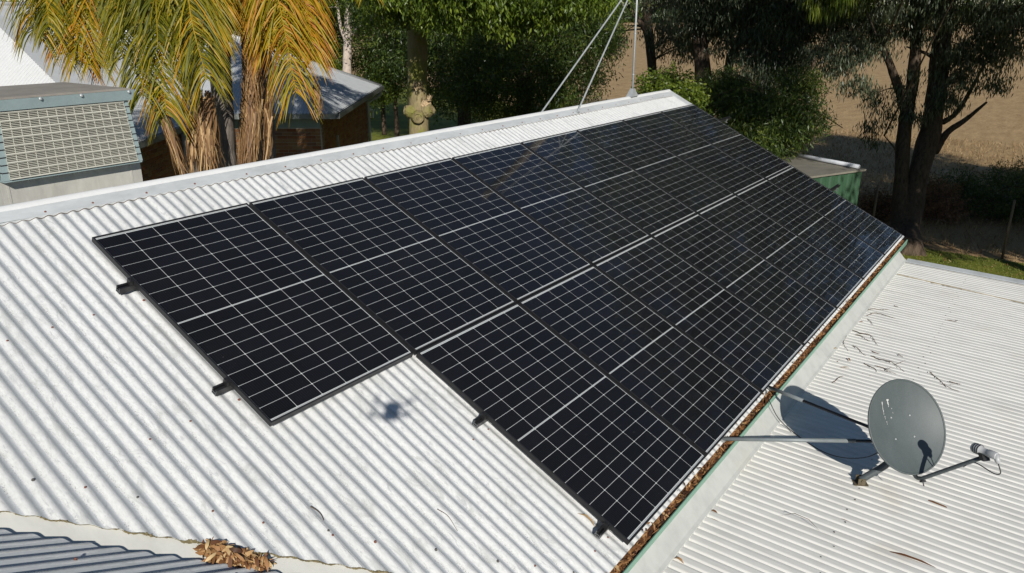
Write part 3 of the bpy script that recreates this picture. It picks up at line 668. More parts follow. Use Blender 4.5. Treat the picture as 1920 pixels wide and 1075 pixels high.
# ================================================================ SATELLITE DISH
DC = np.array([3.087, -4.265, 2.958])            # centre of the reflector
naz, nel = R(-131.4), R(31.3)
DN = np.array([math.cos(nel)*math.cos(naz), math.cos(nel)*math.sin(naz), math.sin(nel)])
DR = np.cross([0, 0, 1.0], DN); DR /= np.linalg.norm(DR); DU = np.cross(DN, DR)
HA, HB = 0.288, 0.315                            # half width, half height
foot = at_low(1612, 910); foot[2] += DEP
dish = empty('satellite_dish', foot, 'grey satellite dish on a bent mast standing on the carport roof', 'satellite dish')
def dish_pt(r, a, off=0.0): return DC + DR*HA*r*math.cos(a) + DU*HB*r*math.sin(a) + DN*(0.058*(r*r-1)+off)
seg, rings = 64, 14
def shell(o0):
    V = [dish_pt(0, 0, o0)] + [dish_pt(i/rings, 2*math.pi*k/seg, o0) for i in range(1, rings+1) for k in range(seg)]
    F = [[0, 1+k, 1+(k+1) % seg] for k in range(seg)]
    for i in range(rings-1):
        for k in range(seg): F.append([1+i*seg+k, 1+(i+1)*seg+k, 1+(i+1)*seg+(k+1) % seg, 1+i*seg+(k+1) % seg])
    return V, F
V1, F1 = shell(0); V2, F2 = shell(-0.004)
mb = MB(); mb.add(V1, F1); mb.add(V2, [f[::-1] for f in F2]); mb.build('reflector', M['dish'], dish, True)
mb = MB(); pts = [dish_pt(1.0, 2*math.pi*k/seg, -0.004) for k in range(seg)]
Vr = []; Fr = []
for k in range(seg):
    a = 2*math.pi*k/seg; rad = DR*math.cos(a)*HB + DU*math.sin(a)*HA; rad /= np.linalg.norm(rad)
    for q in range(8):
        an = 2*math.pi*q/8; Vr.append(pts[k] + 0.0075*(math.cos(an)*rad + math.sin(an)*DN))
for k in range(seg):
    for q in range(8): Fr.append([k*8+q, ((k+1) % seg)*8+q, ((k+1) % seg)*8+(q+1) % 8, k*8+(q+1) % 8])
mb.add(Vr, Fr); mb.build('rim', M['dish'], dish, True)
for x_, y_ in ((-0.25, 0.22), (0.26, 0.22), (-0.25, -0.24), (0.26, -0.24)):
    r_ = math.hypot(x_, y_); a_ = math.atan2(y_, x_); mb = MB()
    mb.lathe([(0.006, 0), (0.006, 0.002), (0.003, 0.004)], dish_pt(r_, a_, 0.0005), DN, 8); mb.build('bolt', M['bolt'], dish)
for x_, y0_, y1_, w_ in ((-0.47, 0.58, 0.40, 0.004), (-0.455, 0.40, 0.30, 0.003), (-0.43, 0.27, 0.20, 0.0025), (-0.30, 0.62, 0.52, 0.010), (-0.285, 0.52, 0.45, 0.004), (-0.20, 0.42, 0.40, 0.003), (-0.18, 0.33, 0.30, 0.002), (-0.40, 0.16, 0.08, 0.002)):
    V = []
    for t in np.linspace(0, 1, 7):
        yy = y0_ + (y1_-y0_)*t; ww = w_*(1-0.6*t)*(0.8+0.4*math.sin(t*9))
        for sx_ in (-1, 1):
            xx = x_ + 0.05*(y0_-yy) + sx_*ww/HA; V.append(dish_pt(math.hypot(xx, yy), math.atan2(yy, xx), 0.0012))
    mb = MB(); mb.add(V, [[2*i, 2*i+1, 2*i+3, 2*i+2] for i in range(6)]); mb.build('dropping_streak', M['dropping'], dish)
back = dish_pt(0, 0, -0.004)
mtop = back - DN*0.10; mtop = np.array([mtop[0]-0.01, mtop[1]-0.04, 2.98])
mbend = np.array([mtop[0], mtop[1], 2.62])
sl = foot + np.array([0, 0, 0.03])
mb = MB(); mpts = spline([sl, sl*0.75+mbend*0.25, sl*0.25+mbend*0.75-np.array([0,0,0.0]), mbend+np.array([0,0,0.03]), mbend+np.array([0,0,0.10]), mtop], 26)
mb.tube(mpts, 0.0255, 12); mb.build('mast', M['tubedark'], dish, True)
mb = MB()
fd = (mbend-sl); fd[2] = 0; fd /= np.linalg.norm(fd); fs = np.cross([0,0,1.0], fd)
mb.obox(foot+np.array([0,0,0.004]), (fd, fs, (0,0,1)), (0.048, 0.035, 0.003))
for s_ in (-1, 1): mb.obox(foot+fs*s_*0.029+np.array([0,0,0.028]), (fd, fs, (0,0,1)), (0.026, 0.002, 0.026))
mb.lathe([(0.008, -0.04), (0.008, 0.04)], foot+np.array([0,0,0.04]), fs, 8)
mb.build('foot_bracket', M['rust'], dish)
mb = MB(); mb.obox(back - DN*0.062, (DN, DR, DU), (0.058, 0.05, 0.07)); mb.build('dish_bracket', M['dark'], dish)
# feed arm
abot = dish_pt(1.0, -math.pi/2+0.0, -0.012)
lnb = abot + DN*0.508 + DU*0.137 + DR*0.09
a0 = abot - DN*0.05 + DU*0.05
ae = lnb - DN*0.03 - DU*0.05; ak = abot + DN*0.045 - DU*0.03
arm = np.concatenate([spline([a0, abot - DU*0.022 - DN*0.01, ak], 7)[:-1], np.linspace(ak, ae, 12)])
mb = MB(); mb.tube(arm, 0.0135, 8); mb.build('feed_arm', M['tubedark'], dish, True)
mb = MB(); mb.obox(arm[6] - DU*0.018, (DN, DR, DU), (0.012, 0.016, 0.006)); mb.lathe([(0.004, 0), (0.004, 0.03)], arm[6]-DU*0.02, -DU, 6); mb.build('arm_clip', M['dark'], dish)
look = DC + DN*(-0.07) + DU*0.06 - lnb; look /= np.linalg.norm(look)
lroot = MB(); lroot.lathe([(0.022, -0.105), (0.024, -0.10), (0.024, -0.05), (0.021, -0.045), (0.021, 0.0), (0.030, 0.004), (0.031, 0.012), (0.031, 0.030), (0.030, 0.05), (0.027, 0.055), (0.002, 0.056)], lnb, look, 16)
lo = lroot.build('receiver_head', M['plastic'], dish, True)
for h_ in (0.004, 0.018, 0.032):
    mb = MB(); mb.lathe([(0.0325, h_), (0.0335, h_+0.003), (0.0325, h_+0.006)], lnb, look, 16)
    q = mb.build('cooling_ring', M['dark'], None, True, world=False); q.data.transform(Matrix.Translation(-Vector(foot))); q.parent = lo
mb = MB(); mb.obox(lnb - DU*0.035 - look*0.01, (look, DR, DU), (0.014, 0.024, 0.022)); mb.build('receiver_clamp', M['dark'], dish)
tail = lnb - look*0.10
mb = MB(); mb.lathe([(0.017, 0.01), (0.016, -0.03), (0.008, -0.045)], tail, DU, 10); mb.build('cable_plug', M['plastic'], dish, True)
cab = spline([tail - DU*0.04, tail - DU*0.10 + look*0.0, tail - DU*0.12 + look*0.05, arm[-2]-DU*0.012, arm[-4]-DU*0.015], 24)
mb = MB(); mb.tube(cab, 0.0035, 6); mb.build('cable', M['dark'], dish, True)
mt = mtop + np.array([0, 0, -0.20])
for px_, frac, ext in (((1352, 823), 0.78, 'lower'), ((1441, 726), 0.31, 'upper')):
    d = pray(*px_); nrm = RN; P0 = rw(0, 0, CREST+0.012); s0 = CAM + d*((P0-CAM) @ nrm)/(d @ nrm)
    s1 = mt + np.array([0, 0, 0.0 if ext == 'lower' else 0.03]); jn = s0 + (s1-s0)*frac
    mb = MB(); mb.tube([s0, jn], 0.0150, 10); o = mb.build('brace_tube', M['tubegrey'], dish, True)
    mb = MB(); mb.tube([s0+(s1-s0)*(frac-0.03), s1], 0.0115, 10); q = mb.build('inner_tube', M['tubeblack'], None, True, world=False); q.data.transform(Matrix.Translation(-Vector(foot))); q.parent = o
    mb = MB(); mb.obox(s0 + (s1-s0)*0.005, (RU, RV, RN), (0.02, 0.03, 0.004)); mb.build('brace_foot', M['galv'], dish)
mb = MB(); s0 = at_low(1448, 742); cpts = spline([rw(3.70, 3.52, CREST+0.005), np.array([3.55, -3.22, 2.615]), np.array([3.52, -3.36, 2.475]), np.array([3.30, -3.75, 2.46]), np.array([3.18, -4.05, 2.60]), mtop-np.array([0, 0, 0.15])], 40)
mb.tube(cpts, 0.0035, 6); mb.build('roof_cable', M['dark'], dish, True)

# ================================================================ ANTENNA POLE with two stays
pb = rw(8.213, -0.54, CREST+0.016)
ptop = pb + np.array([0, 0, 3.2])
pole = empty('antenna_pole', pb, 'galvanised antenna pole with two sloping stays standing on the roof ridge', 'pole')
mb = MB(); mb.tube([pb, pb+np.array([0,0,1.0]), ptop], 0.0145, 10); mb.build('pole', M['galv'], pole, True)
for h_ in (0.30, 0.86, 1.45):
    mb = MB(); mb.lathe([(0.021, 0), (0.021, 0.012)], pb+np.array([0,0,h_]), (0,0,1), 10); mb.build('collar', M['galv'], pole)
mb = MB(); mb.add([pb+np.array([sx, sy, 0.0]) for sx, sy in ((-.10,-.05),(.10,-.05),(.10,.05),(-.10,.05))] + [pb+np.array([sx, sy, 0.11]) for sx, sy in ((-.025,-.025),(.025,-.025),(.025,.025),(-.025,.025))], [[0,1,5,4],[1,2,6,5],[2,3,7,6],[3,0,4,7],[4,5,6,7]])
mb.build('base_shoe', M['galv'], pole)
st = pb + np.array([0, 0, 1.62])
e1 = np.array([6.10, 2*ridge_y-rw(0,-0.42,0)[1], rw(0,-0.42,CREST+0.02)[2]]); e2 = rw(6.50, -0.425, CREST+0.012)
for e_ in (e1, e2):
    mb = MB(); mb.tube([e_, st], 0.0105, 8); mb.obox(e_, ((1,0,0),(0,1,0),(0,0,1)), (0.03, 0.02, 0.006)); mb.build('stay', M['galv'], pole)

# ================================================================ EVAPORATIVE COOLER
CY = 1.10; c_bl, c_br = at_y(7, 340, CY), at_y(268, 302, CY)
cx0, cx1 = c_bl[0], c_br[0]; cz0 = (c_bl[2]+c_br[2])/2; cz1 = cz0+0.465; cdep = 1.0
cooler = empty('evaporative_cooler', ((cx0+cx1)/2, CY+cdep/2, cz0-0.5), 'sage green evaporative cooler with louvred face on a zinc duct behind the ridge', 'cooler')
def frus(x, y, z, t=0.06):   # cabinet tapers to the top
    f = (z-cz0)/(cz1-cz0)
    cxm = (cx0+cx1)/2; cym = CY+cdep/2
    return np.array([cxm+(x-cxm)*(1-t*f), cym+(y-cym)*(1-t*f), z])
mb = MB(); e = 0.05
mb.add([frus(x, y, z) for z in (cz0, cz1) for x, y in ((cx0+e, CY+e), (cx1-e, CY+e), (cx1-e, CY+cdep-e), (cx0+e, CY+cdep-e))], [[0,1,5,4],[1,2,6,5],[2,3,7,6],[3,0,4,7],[0,3,2,1],[4,5,6,7]])
mb.build('cooling_pad', M['pad'], cooler)
for (x, y) in ((cx0, CY), (cx1, CY), (cx1, CY+cdep), (cx0, CY+cdep)):   # corner posts with ribs
    sx = 1 if x == cx0 else -1; sy = 1 if y == CY else -1; w = 0.040
    mb = MB(); V = []
    for z in (cz0, cz1): V += [frus(x, y, z), frus(x+sx*w, y, z), frus(x+sx*w, y+sy*0.02, z), frus(x+sx*0.02, y+sy*w, z), frus(x, y+sy*w, z)]
    mb.add(V, [[i, (i+1) % 5, 5+(i+1) % 5, 5+i] for i in range(5)] + [[4,3,2,1,0],[5,6,7,8,9]])
    post = mb.build('corner_post', M['cooler'], cooler)
    for j in range(1, 9):
        z = cz0 + (cz1-cz0)*j/9; mb = MB()
        P = [frus(x-sx*0.004, y-sy*0.004, z+dz) for dz in (0, 0.006)] + [frus(x+sx*w, y-sy*0.004, z+dz) for dz in (0, 0.006)] + [frus(x-sx*0.004, y+sy*w, z+dz) for dz in (0, 0.006)]
        mb.add(P, [[0,2,3,1],[0,1,5,4],[1,3,5],[0,4,2]])
        q = mb.build('rib', M['dark'], None, world=False); q.data.transform(Matrix.Translation(-Vector(np.array(cooler.location)))); q.parent = post
def louvre(side):
    # side: 'front','right'
    def fp(s, z, d):      # s along the face 0..1, d outward
        if side == 'front':
            p = frus(cx0+0.040+s*(cx1-cx0-0.08), CY, z); return p + np.array([0, -d, 0])
        p = frus(cx1, CY+0.040+s*(cdep-0.08), z); return p + np.array([d, 0, 0])
    def bar(mb, s0, s1, z0, z1, d0, d1):
        P = [fp(s, z, d) for s in (s0, s1) for z in (z0, z1) for d in (d0, d1)]
        mb.add(P, [[0,1,3,2],[4,6,7,5],[0,4,5,1],[2,3,7,6],[1,5,7,3],[0,2,6,4]])
    nb = 8; hz = (cz1-cz0-0.02)/nb
    for j in range(nb+1):
        mb = MB(); z = cz0+0.006+j*hz; bar(mb, 0, 1, z, z+0.0085, -0.02, 0.012); mb.build('louvre_slat', M['slat'], cooler)
    mb = MB()
    for j in range(nb):
        z = cz0+0.006+j*hz
        for q in range(1, 5):
            zz = z + 0.004 + q*hz/5; bar(mb, 0, 1, zz, zz+0.0032, -0.02, 0.006)
        nv = 14
        for q in range(nv+1):
            s = q/nv; bar(mb, max(0, s-0.0016), min(1, s+0.0016), z, z+hz, -0.01, 0.0045)
    mb.build('louvre_grille', M['slat'], cooler, kind='stuff')
louvre('front'); louvre('right')
lz = cz1; mb = MB(); o_ = 0.035
A = [np.array([x, y, z]) for z, ex in ((lz, o_-0.02), (lz+0.075, o_)) for x, y in ((cx0+0.02-ex, CY+0.02-ex), (cx1-0.02+ex, CY+0.02-ex), (cx1-0.02+ex, CY+cdep-0.02+ex), (cx0+0.02-ex, CY+cdep-0.02+ex))]
mb.add(A, [[0,1,5,4],[1,2,6,5],[2,3,7,6],[3,0,4,7],[3,2,1,0]]); lid = mb.build('lid_skirt', M['cooler'], cooler)
mb = MB(); xa, xb, ya, yb = cx0-0.014, cx1+0.014, CY-0.014, CY+cdep+0.014; zt = lz+0.076
mb.add([(xa,ya,zt),(xb,ya,zt),(xb,yb,zt),(xa,yb,zt),(xa+.04,ya+.04,zt+.012),(xb-.04,ya+.04,zt+.012),(xb-.04,yb-.04,zt+.012),(xa+.04,yb-.04,zt+.012)], [[0,1,5,4],[1,2,6,5],[2,3,7,6],[3,0,4,7],[4,5,6,7]])
mb.build('lid_top', M['coolerlid'], cooler)
for fx in (0.33, 0.61, 0.965):
    mb = MB(); mb.lathe([(0.012, 0), (0.012, 0.006), (0.005, 0.010)], (cx0+(cx1-cx0)*fx, CY-0.016, lz+0.064), (0,-1,0.2), 8); mb.build('lid_bolt', M['galv'], cooler)
mb = MB(); mb.box((cx0+0.01, CY+0.10, ridge_z-1.2), (cx1+0.03, CY+cdep-0.05, cz0-0.001)); mb.build('roof_duct', M['duct'], cooler)
for xs_ in (cx1-0.06, cx0+0.05):
    mb = MB(); mb.box((xs_, CY+0.096, ridge_z-1.0), (xs_+0.014, CY+0.10, cz0-0.002)); mb.build('duct_seam', M['duct'], cooler)
mb = MB(); mb.box((cx0+0.004, CY+0.004, cz0-0.012), (cx1-0.004, CY+cdep-0.004, cz0-0.0005)); mb.build('drip_tray', M['cooler'], cooler)

# ================================================================ BRICK HOUSE behind the palms
HA_ = R(36.4); EA = np.array([math.cos(HA_), math.sin(HA_), 0]); EB = np.array([math.sin(HA_), -math.cos(HA_), 0])
HC = np.array([11.13, 10.59, 0]); HO = HC - EB*2.93
EZ = 3.28
bh = empty('brick_house', HO, 'red brick house with pale hipped iron roof behind the palm trees', 'house')
def hp(a, b, z): return HO + EA*a + EB*b + np.array([0, 0, z])
def wall_box(name, a0, a1, b0, b1, mat, z0=0.0, z1=EZ-0.12):
    mb = MB(); mb.box((a0, b0, z0), (a1, b1, z1), lambda V: np.array([hp(*v) for v in V])); return mb.build(name, mat, bh)
wallA = wall_box('wall', 0.012, 0.2, -11.8, 2.93, M['mortar']); wallA['label'] = 'brick wall with a green framed window strip under the eave'
wallB = wall_box('wall', 0.2, 7.0, 2.72, 2.918, M['mortar'])
wallC = wall_box('wall', -5.0, 0.012, -0.2, -0.012, M['mortar'])
wall_box('wall', -5.0, -4.8, -10, -0.2, M['mortar']); wall_box('wall', 6.8, 7.0, -11.8, 2.72, M['mortar'])
BL, BHt, BG = 0.230, 0.076, 0.010
mb = MB(); mb.box((0, 0, 0), (BL, 0.024, BHt)); brick_me = mb.mesh('brick', M['brick'])
mb = MB(); mb.box((0, 0, 0), (BL/2-0.005, 0.024, BHt)); half_me = mb.mesh('brick', M['brick'])
def bricks_parts(wall, p0, dirv, length, ztop, courses):
    outn = np.cross(dirv, [0, 0, 1.0])           # outward
    for j in range(courses):
        z = ztop - (j+1)*(BHt+BG); x = -(BL+BG)/2 if j % 2 else 0.0
        while x < length-0.01:
            x0 = max(x, 0); x1 = min(x+BL, length)
            if x1-x0 > 0.05:
                o = link('brick', brick_me if x1-x0 > 0.2 else half_me, wall)
                wloc = p0 + dirv*x0 + np.array([0, 0, z]) + outn*0.012
                R_ = Matrix((dirv, -outn, (0, 0, 1))).transposed()
                o.matrix_parent_inverse = Matrix.Identity(4)
                o.location = Vector(wloc - HO); o.rotation_euler = R_.to_euler()
            x += BL+BG
def bricks_joined(wall, p0, dirv, length, ztop, courses, seed):
    outn = np.cross(dirv, [0, 0, 1.0]); mb = MB(); tint = []; rg = np.random.default_rng(seed)
    for j in range(courses):
        z = ztop - (j+1)*(BHt+BG); x = -(BL+BG)/2 if j % 2 else 0.0
        while x < length-0.01:
            x0 = max(x, 0); x1 = min(x+BL, length)
            if x1-x0 > 0.05:
                mb.box((x0, -0.012, z), (x1, 0.012, z+BHt), lambda V: p0 + V[:, :1]*dirv + V[:, 1:2]*outn + V[:, 2:]*np.array([0, 0, 1.0])); tint += [rg.random()]*8
            x += BL+BG
    part('brickwork', np.concatenate(mb.v), mb.f, M['brick'], wall, False, tint, 'stuff', world=False).data.transform(Matrix.Translation(-Vector(HO)))
bricks_parts(wallA, hp(0.012, -0.6, 0), EB, 3.53, EZ-0.40, 16)
bricks_joined(wallB, hp(0, 2.918, 0), EA, 7.0, EZ-0.14, 30, 1)
bricks_joined(wallC, hp(-5, -0.012, 0), EA, 5.0, EZ-0.14, 30, 2)
mb = MB(); mb.box((-0.004, -0.6, EZ-0.38), (0.010, 2.90, EZ-0.13), lambda V: np.array([hp(*v) for v in V])); mb.build('window_strip', M['cooler'], bh)
for a_, b_, z0_, z1_ in ((1.75, 2.955, 0.3, 2.45), ):
    mb = MB(); mb.box((a_-0.05, b_-0.03, z0_), (a_+0.05, b_+0.02, z1_), lambda V: np.array([hp(*v) for v in V])); mb.build('meter_post', M['galv'], bh)
OV, HPT = 0.45, R(25); TP = math.tan(HPT)
def hip_plane(P0, P1, inward, Lf, name='roof_sheet', mt=None):
    P0 = np.asarray(P0, float); P1 = np.asarray(P1, float); L = np.linalg.norm(P1-P0); du = (P1-P0)/L
    inward = np.asarray(inward, float); sv = inward*math.cos(HPT) + np.array([0, 0, math.sin(HPT)]); nr = np.cross(du, sv)
    if nr[2] < 0: nr = -nr
    u = np.arange(0, L, 0.076/5); v1 = np.maximum(0, Lf(u))/math.cos(HPT)
    h = 0.009*np.cos(u/0.076*2*math.pi); rows = 3; t = np.linspace(0, 1, rows+1)
    V = P0 + u[None,:,None]*du + (t[:,None]*v1[None])[...,None]*sv + h[None,:,None]*nr
    idx = np.arange((rows+1)*len(u)).reshape(rows+1, -1)
    F = np.stack([idx[:-1,:-1], idx[:-1,1:], idx[1:,1:], idx[1:,:-1]], -1).reshape(-1, 4)
    part(name, V.reshape(-1, 3), F, mt or M['far_roof'], bh, True)
mnL = 7+2*OV; mxb = 2.93+OV
e0, e1, e2 = hp(-OV, mxb, EZ), hp(7+OV, mxb, EZ), hp(7+OV, -11.8, EZ)
hip_plane(e0, e1, -EB, lambda u: np.minimum(u, mnL-u))                                   # right hip
hip_plane(hp(-OV, -11.8, EZ), e0, EA, lambda u: np.minimum(mnL/2, (mxb+11.8)-u))         # front slope
hip_plane(e1, e2, -EA, lambda u: np.minimum(mnL/2, u))                                   # rear slope
wL = 10+2*OV
hip_plane(hp(-5-OV, OV, EZ), hp(2.5, OV, EZ), -EB, lambda u: np.minimum(wL/2, u))        # wing right slope
hip_plane(hp(-5-OV, -10-OV, EZ), hp(-5-OV, OV, EZ), EA, lambda u: np.minimum(u, wL-u), mt=M['rollw'])   # wing front hip, sunlit white put into its colour, other slopes grey
for (a0, b0, a1, b1) in ((-OV, OV, -OV, mxb), (-OV, mxb, 7+OV, mxb), (-5-OV, OV, -OV, OV), (-5-OV, -10, -5-OV, OV)):
    p0, p1 = hp(a0, b0, EZ-0.03), hp(a1, b1, EZ-0.03); d = (p1-p0)/np.linalg.norm(p1-p0); on = np.cross(d, [0,0,1.0])
    mb = MB(); mb.sweep([(-0.02, 0.05), (-0.02, -0.07), (0.10, -0.07), (0.11, 0.05), (0.10, 0.05), (0.09, -0.06), (-0.01, -0.06), (-0.01, 0.05)], p0, p1, on, (0,0,1), True); mb.build('gutter', M['gutter2'], bh)
def hipcap(P, Q):
    mb = MB(); mb.tube([P, Q], 0.07, 6); mb.build('hip_capping', M['far_roof'], bh, True)
ap = hp(mnL/2-OV, mxb-mnL/2, EZ+mnL/2*TP); hipcap(e0, ap); hipcap(e1, ap); hipcap(ap, hp(mnL/2-OV, -11, EZ+mnL/2*TP))
wap = hp(-5-OV+wL/2, OV-wL/2, EZ+wL/2*TP); hipcap(wap, wap+EA*4)
dp = hp(6.98, 2.98, 0)
mb = MB(); mb.tube(spline([dp, dp+np.array([0,0,EZ-0.65]), dp+np.array([0,0,EZ-0.5]), dp+EB*0.36+EA*0.3+np.array([0,0,EZ-0.28]), dp+EB*0.40+EA*0.35+np.array([0,0,EZ-0.05])], 24), 0.05, 8); mb.build('downpipe', M['pvc'], bh, True)
mb = MB(); dq = hp(-1.55, 0.06, 0); mb.tube([dq, dq+np.array([0,0,2.0]), dq+np.array([0,0,EZ-0.2])], 0.055, 8); mb.build('downpipe', M['pvc'], bh, True)
# stone bench on the lawn behind
sb = at_z(690, 221, 0.0); bench = empty('stone_bench', sb, 'pale stone slab bench on the lawn beside the brick house', 'bench')
mb = MB(); mb.obox(sb+np.array([0,0,0.42]), (EB, EA, (0,0,1)), (0.36, 0.28, 0.05)); mb.build('slab', M['bladder'], bench)
for s_ in (-1, 1):
    mb = MB(); mb.obox(sb+EB*0.22*s_+np.array([0,0,0.185]), (EB, EA, (0,0,1)), (0.09, 0.2, 0.185)); mb.build('leg', M['bladder'], bench)

# ================================================================ GREEN SHED with a pipe on its roof
K = at_z(1617, 317, 2.35); sa = R(154); SF = np.array([math.cos(sa), math.sin(sa), 0]); sbk = R(64); SB = np.array([math.cos(sbk), math.sin(sbk), 0])
shed = empty('garden_shed', (K[0], K[1], 0), 'dark green iron shed with a flat grey roof beyond the panel array', 'shed')
def sh_wall(P, d, L, name='wall'):
    u = np.arange(0, L, 0.02); on = np.cross(d, [0,0,1.0]); h = 0.012*np.sign(np.sin(u*22))*np.minimum(1, np.abs(np.sin(u*22))*3)
    V = []; n = len(u)
    for z in (0.0, 2.30): V += [P + d*uu + on*hh + np.array([0,0,z-P[2]]) for uu, hh in zip(u, h)]
    part(name, V, [[i, i+1, n+i+1, n+i] for i in range(n-1)], M['shed'], shed)
sh_wall(K+SF*3.0, -SF, 3.0); sh_wall(K, SB, 3.4); sh_wall(K+SB*3.4+SF*3.0, -SB, 3.4); sh_wall(K+SB*3.4, SF, 3.0)
mb = MB(); mb.obox(K+SF*1.5+SB*1.7+np.array([0,0,-0.02]), (SF, SB, (0,0,1)), (1.56, 1.76, 0.02)); mb.build('roof', M['shedroof'], shed)
pp = K + np.array([0,0,0.05]) + SF*0.10; pv = empty('roof_pipe', pp, 'pale plastic pipe lying along the edge of the green shed roof', 'pipe')
mb = MB(); mb.tube([pp+SB*0.02, pp+SB*2.3], 0.05, 10); mb.build('pipe', M['pvc'], pv, True)
mb = MB(); mb.tube([pp+SB*2.3, pp+SB*3.3], 0.045, 10); mb.build('clay_pipe_end', M['cutwood'], pv, True)
mb = MB(); mb.lathe([(0.056, 0), (0.056, 0.06)], pp+SB*2.27, SB, 10); mb.build('pipe_joint', M['pvc'], pv)

# ================================================================ WIRE FENCE at the field edge
fence = empty('wire_fence', (19.3, -6, 0), 'wire mesh fence with thin posts between the lawn and the field', 'fence')
FX = 19.3
for y_ in (2.0, -1.0, -4.0, -7.0, -10.0, -13.0):
    mb = MB(); mb.tube([(FX, y_, 0), (FX, y_, 1.45)], 0.03, 6); mb.build('post', M['wood'], fence, True)
mb = MB()
for z_ in (0.15, 0.75, 1.35): mb.tube([(FX, 2, z_), (FX, -13, z_)], 0.003, 4, False)
for q in range(0, 150):
    y0 = 2 - q*0.1
    for s_ in (-1, 1):
        mb.tube([(FX-0.004*s_, y0, 0.1), (FX-0.004*s_, y0+s_*0.9, 1.35)], 0.0012, 3, False)
mb.build('wire_mesh', M['wire'], fence, kind='stuff')

# ================================================================ FOLIAGE TOOLS
def leaf_cloud(cent, n_per, clump_r, ll, lw, hang, rng, tint0=None, flat=0.7):
    cent = np.asarray(cent); nc = len(cent)
    if tint0 is None: tint0 = rng.random(nc)*0.6 + 0.1
    C = np.repeat(cent, n_per, 0); T = np.repeat(tint0, n_per); n = len(C)
    P = C + rng.normal(size=(n, 3))*np.array([clump_r, clump_r, clump_r*flat])*0.55
    d = rng.normal(size=(n, 3)); d /= np.linalg.norm(d, axis=1)[:, None]
    d = d*(1-hang) + np.array([0, 0, -1.0])*hang; d /= np.linalg.norm(d, axis=1)[:, None]
    s = np.cross(d, rng.normal(size=(n, 3))); s /= np.linalg.norm(s, axis=1)[:, None]
    L = (ll*rng.uniform(0.65, 1.3, n))[:, None]; W = (lw*rng.uniform(0.7, 1.25, n))[:, None]
    nr = np.cross(d, s)*L*rng.uniform(-0.12, 0.12, n)[:, None]
    V = np.stack([P, P+d*L*0.42+s*W*0.5+nr, P+d*L, P+d*L*0.42-s*W*0.5+nr], 1).reshape(-1, 3)
    F = np.arange(n*4).reshape(n, 4)
    t = np.clip(T + rng.normal(size=n)*0.18, 0, 1)
    return V, F, np.repeat(t, 4)
def blob_points(blobs, n, rng, shell=0.45):
    vol = np.array([b[1][0]*b[1][1]*b[1][2] for b in blobs])**0.6; pick = rng.choice(len(blobs), n, p=vol/vol.sum())
    c = np.array([b[0] for b in blobs])[pick]; r = np.array([b[1] for b in blobs])[pick]
    d = rng.normal(size=(n, 3)); d /= np.linalg.norm(d, axis=1)[:, None]
    rad = rng.random(n)**shell * rng.uniform(0.85, 1.15, n)
    return c + d*r*rad[:, None]
def limbs(mb, start_pts, ends, rng, r0=0.035, r1=0.007, sag=0.25, seg=5):
    start_pts = np.asarray(start_pts)
    for e in ends:
        dist = np.linalg.norm(start_pts-e, axis=1); cand = np.where(start_pts[:, 2] < e[2]+0.6)[0]
        i = cand[np.argmin(dist[cand])] if len(cand) else np.argmin(dist)
        s = start_pts[i]; m = (s+e)/2 + np.array([0, 0, sag*np.linalg.norm(e-s)*0.4]) + rng.normal(size=3)*0.08*np.linalg.norm(e-s)
        mb.tube(spline([s, m, e], 7), np.linspace(r0, r1, 7), seg, False)
def tree(name, label, cat, stems, blobs, leafmat, barkmat, rng, ncl=300, nper=40, clump=0.35, ll=0.12, lw=0.035, hang=0.3, nlimb=40, shell=0.45, group=None, limb_r=0.04, base=None, limb_from=6):
    """stems: list of (points, radii)"""
    b = np.array(stems[0][0][0], float) if base is None else np.asarray(base, float)
    root = empty(name, b, label, cat, group)
    mb = MB(); sp = []
    for pts, rad in stems:
        q = spline(pts, 22); r = np.interp(np.linspace(0, 1, 22), np.linspace(0, 1, len(rad)), rad)
        V, F = tube(q, r, 10, True, 0.05, rng); mb.add(V, F); sp.append(q[limb_from:])
    sp = np.concatenate(sp)
    cents = blob_points(blobs, ncl, rng, shell)
    if nlimb: limbs(mb, sp, cents[:nlimb], rng, limb_r)
    mb.build('trunk', M[barkmat], root, True)
    V, F, t = leaf_cloud(cents, nper, clump, ll, lw, hang, rng)
    part('crown', V, F, M[leafmat], root, False, t)
    return root
def vz(p, z): p = np.array(p, float); p[2] = z; return p
def bl(px, py, dep, rx, ry=None, rz=None):
    ry = rx if ry is None else ry; rz = rx if rz is None else rz
    return (at_depth(px, py, dep), (rx, ry, rz))

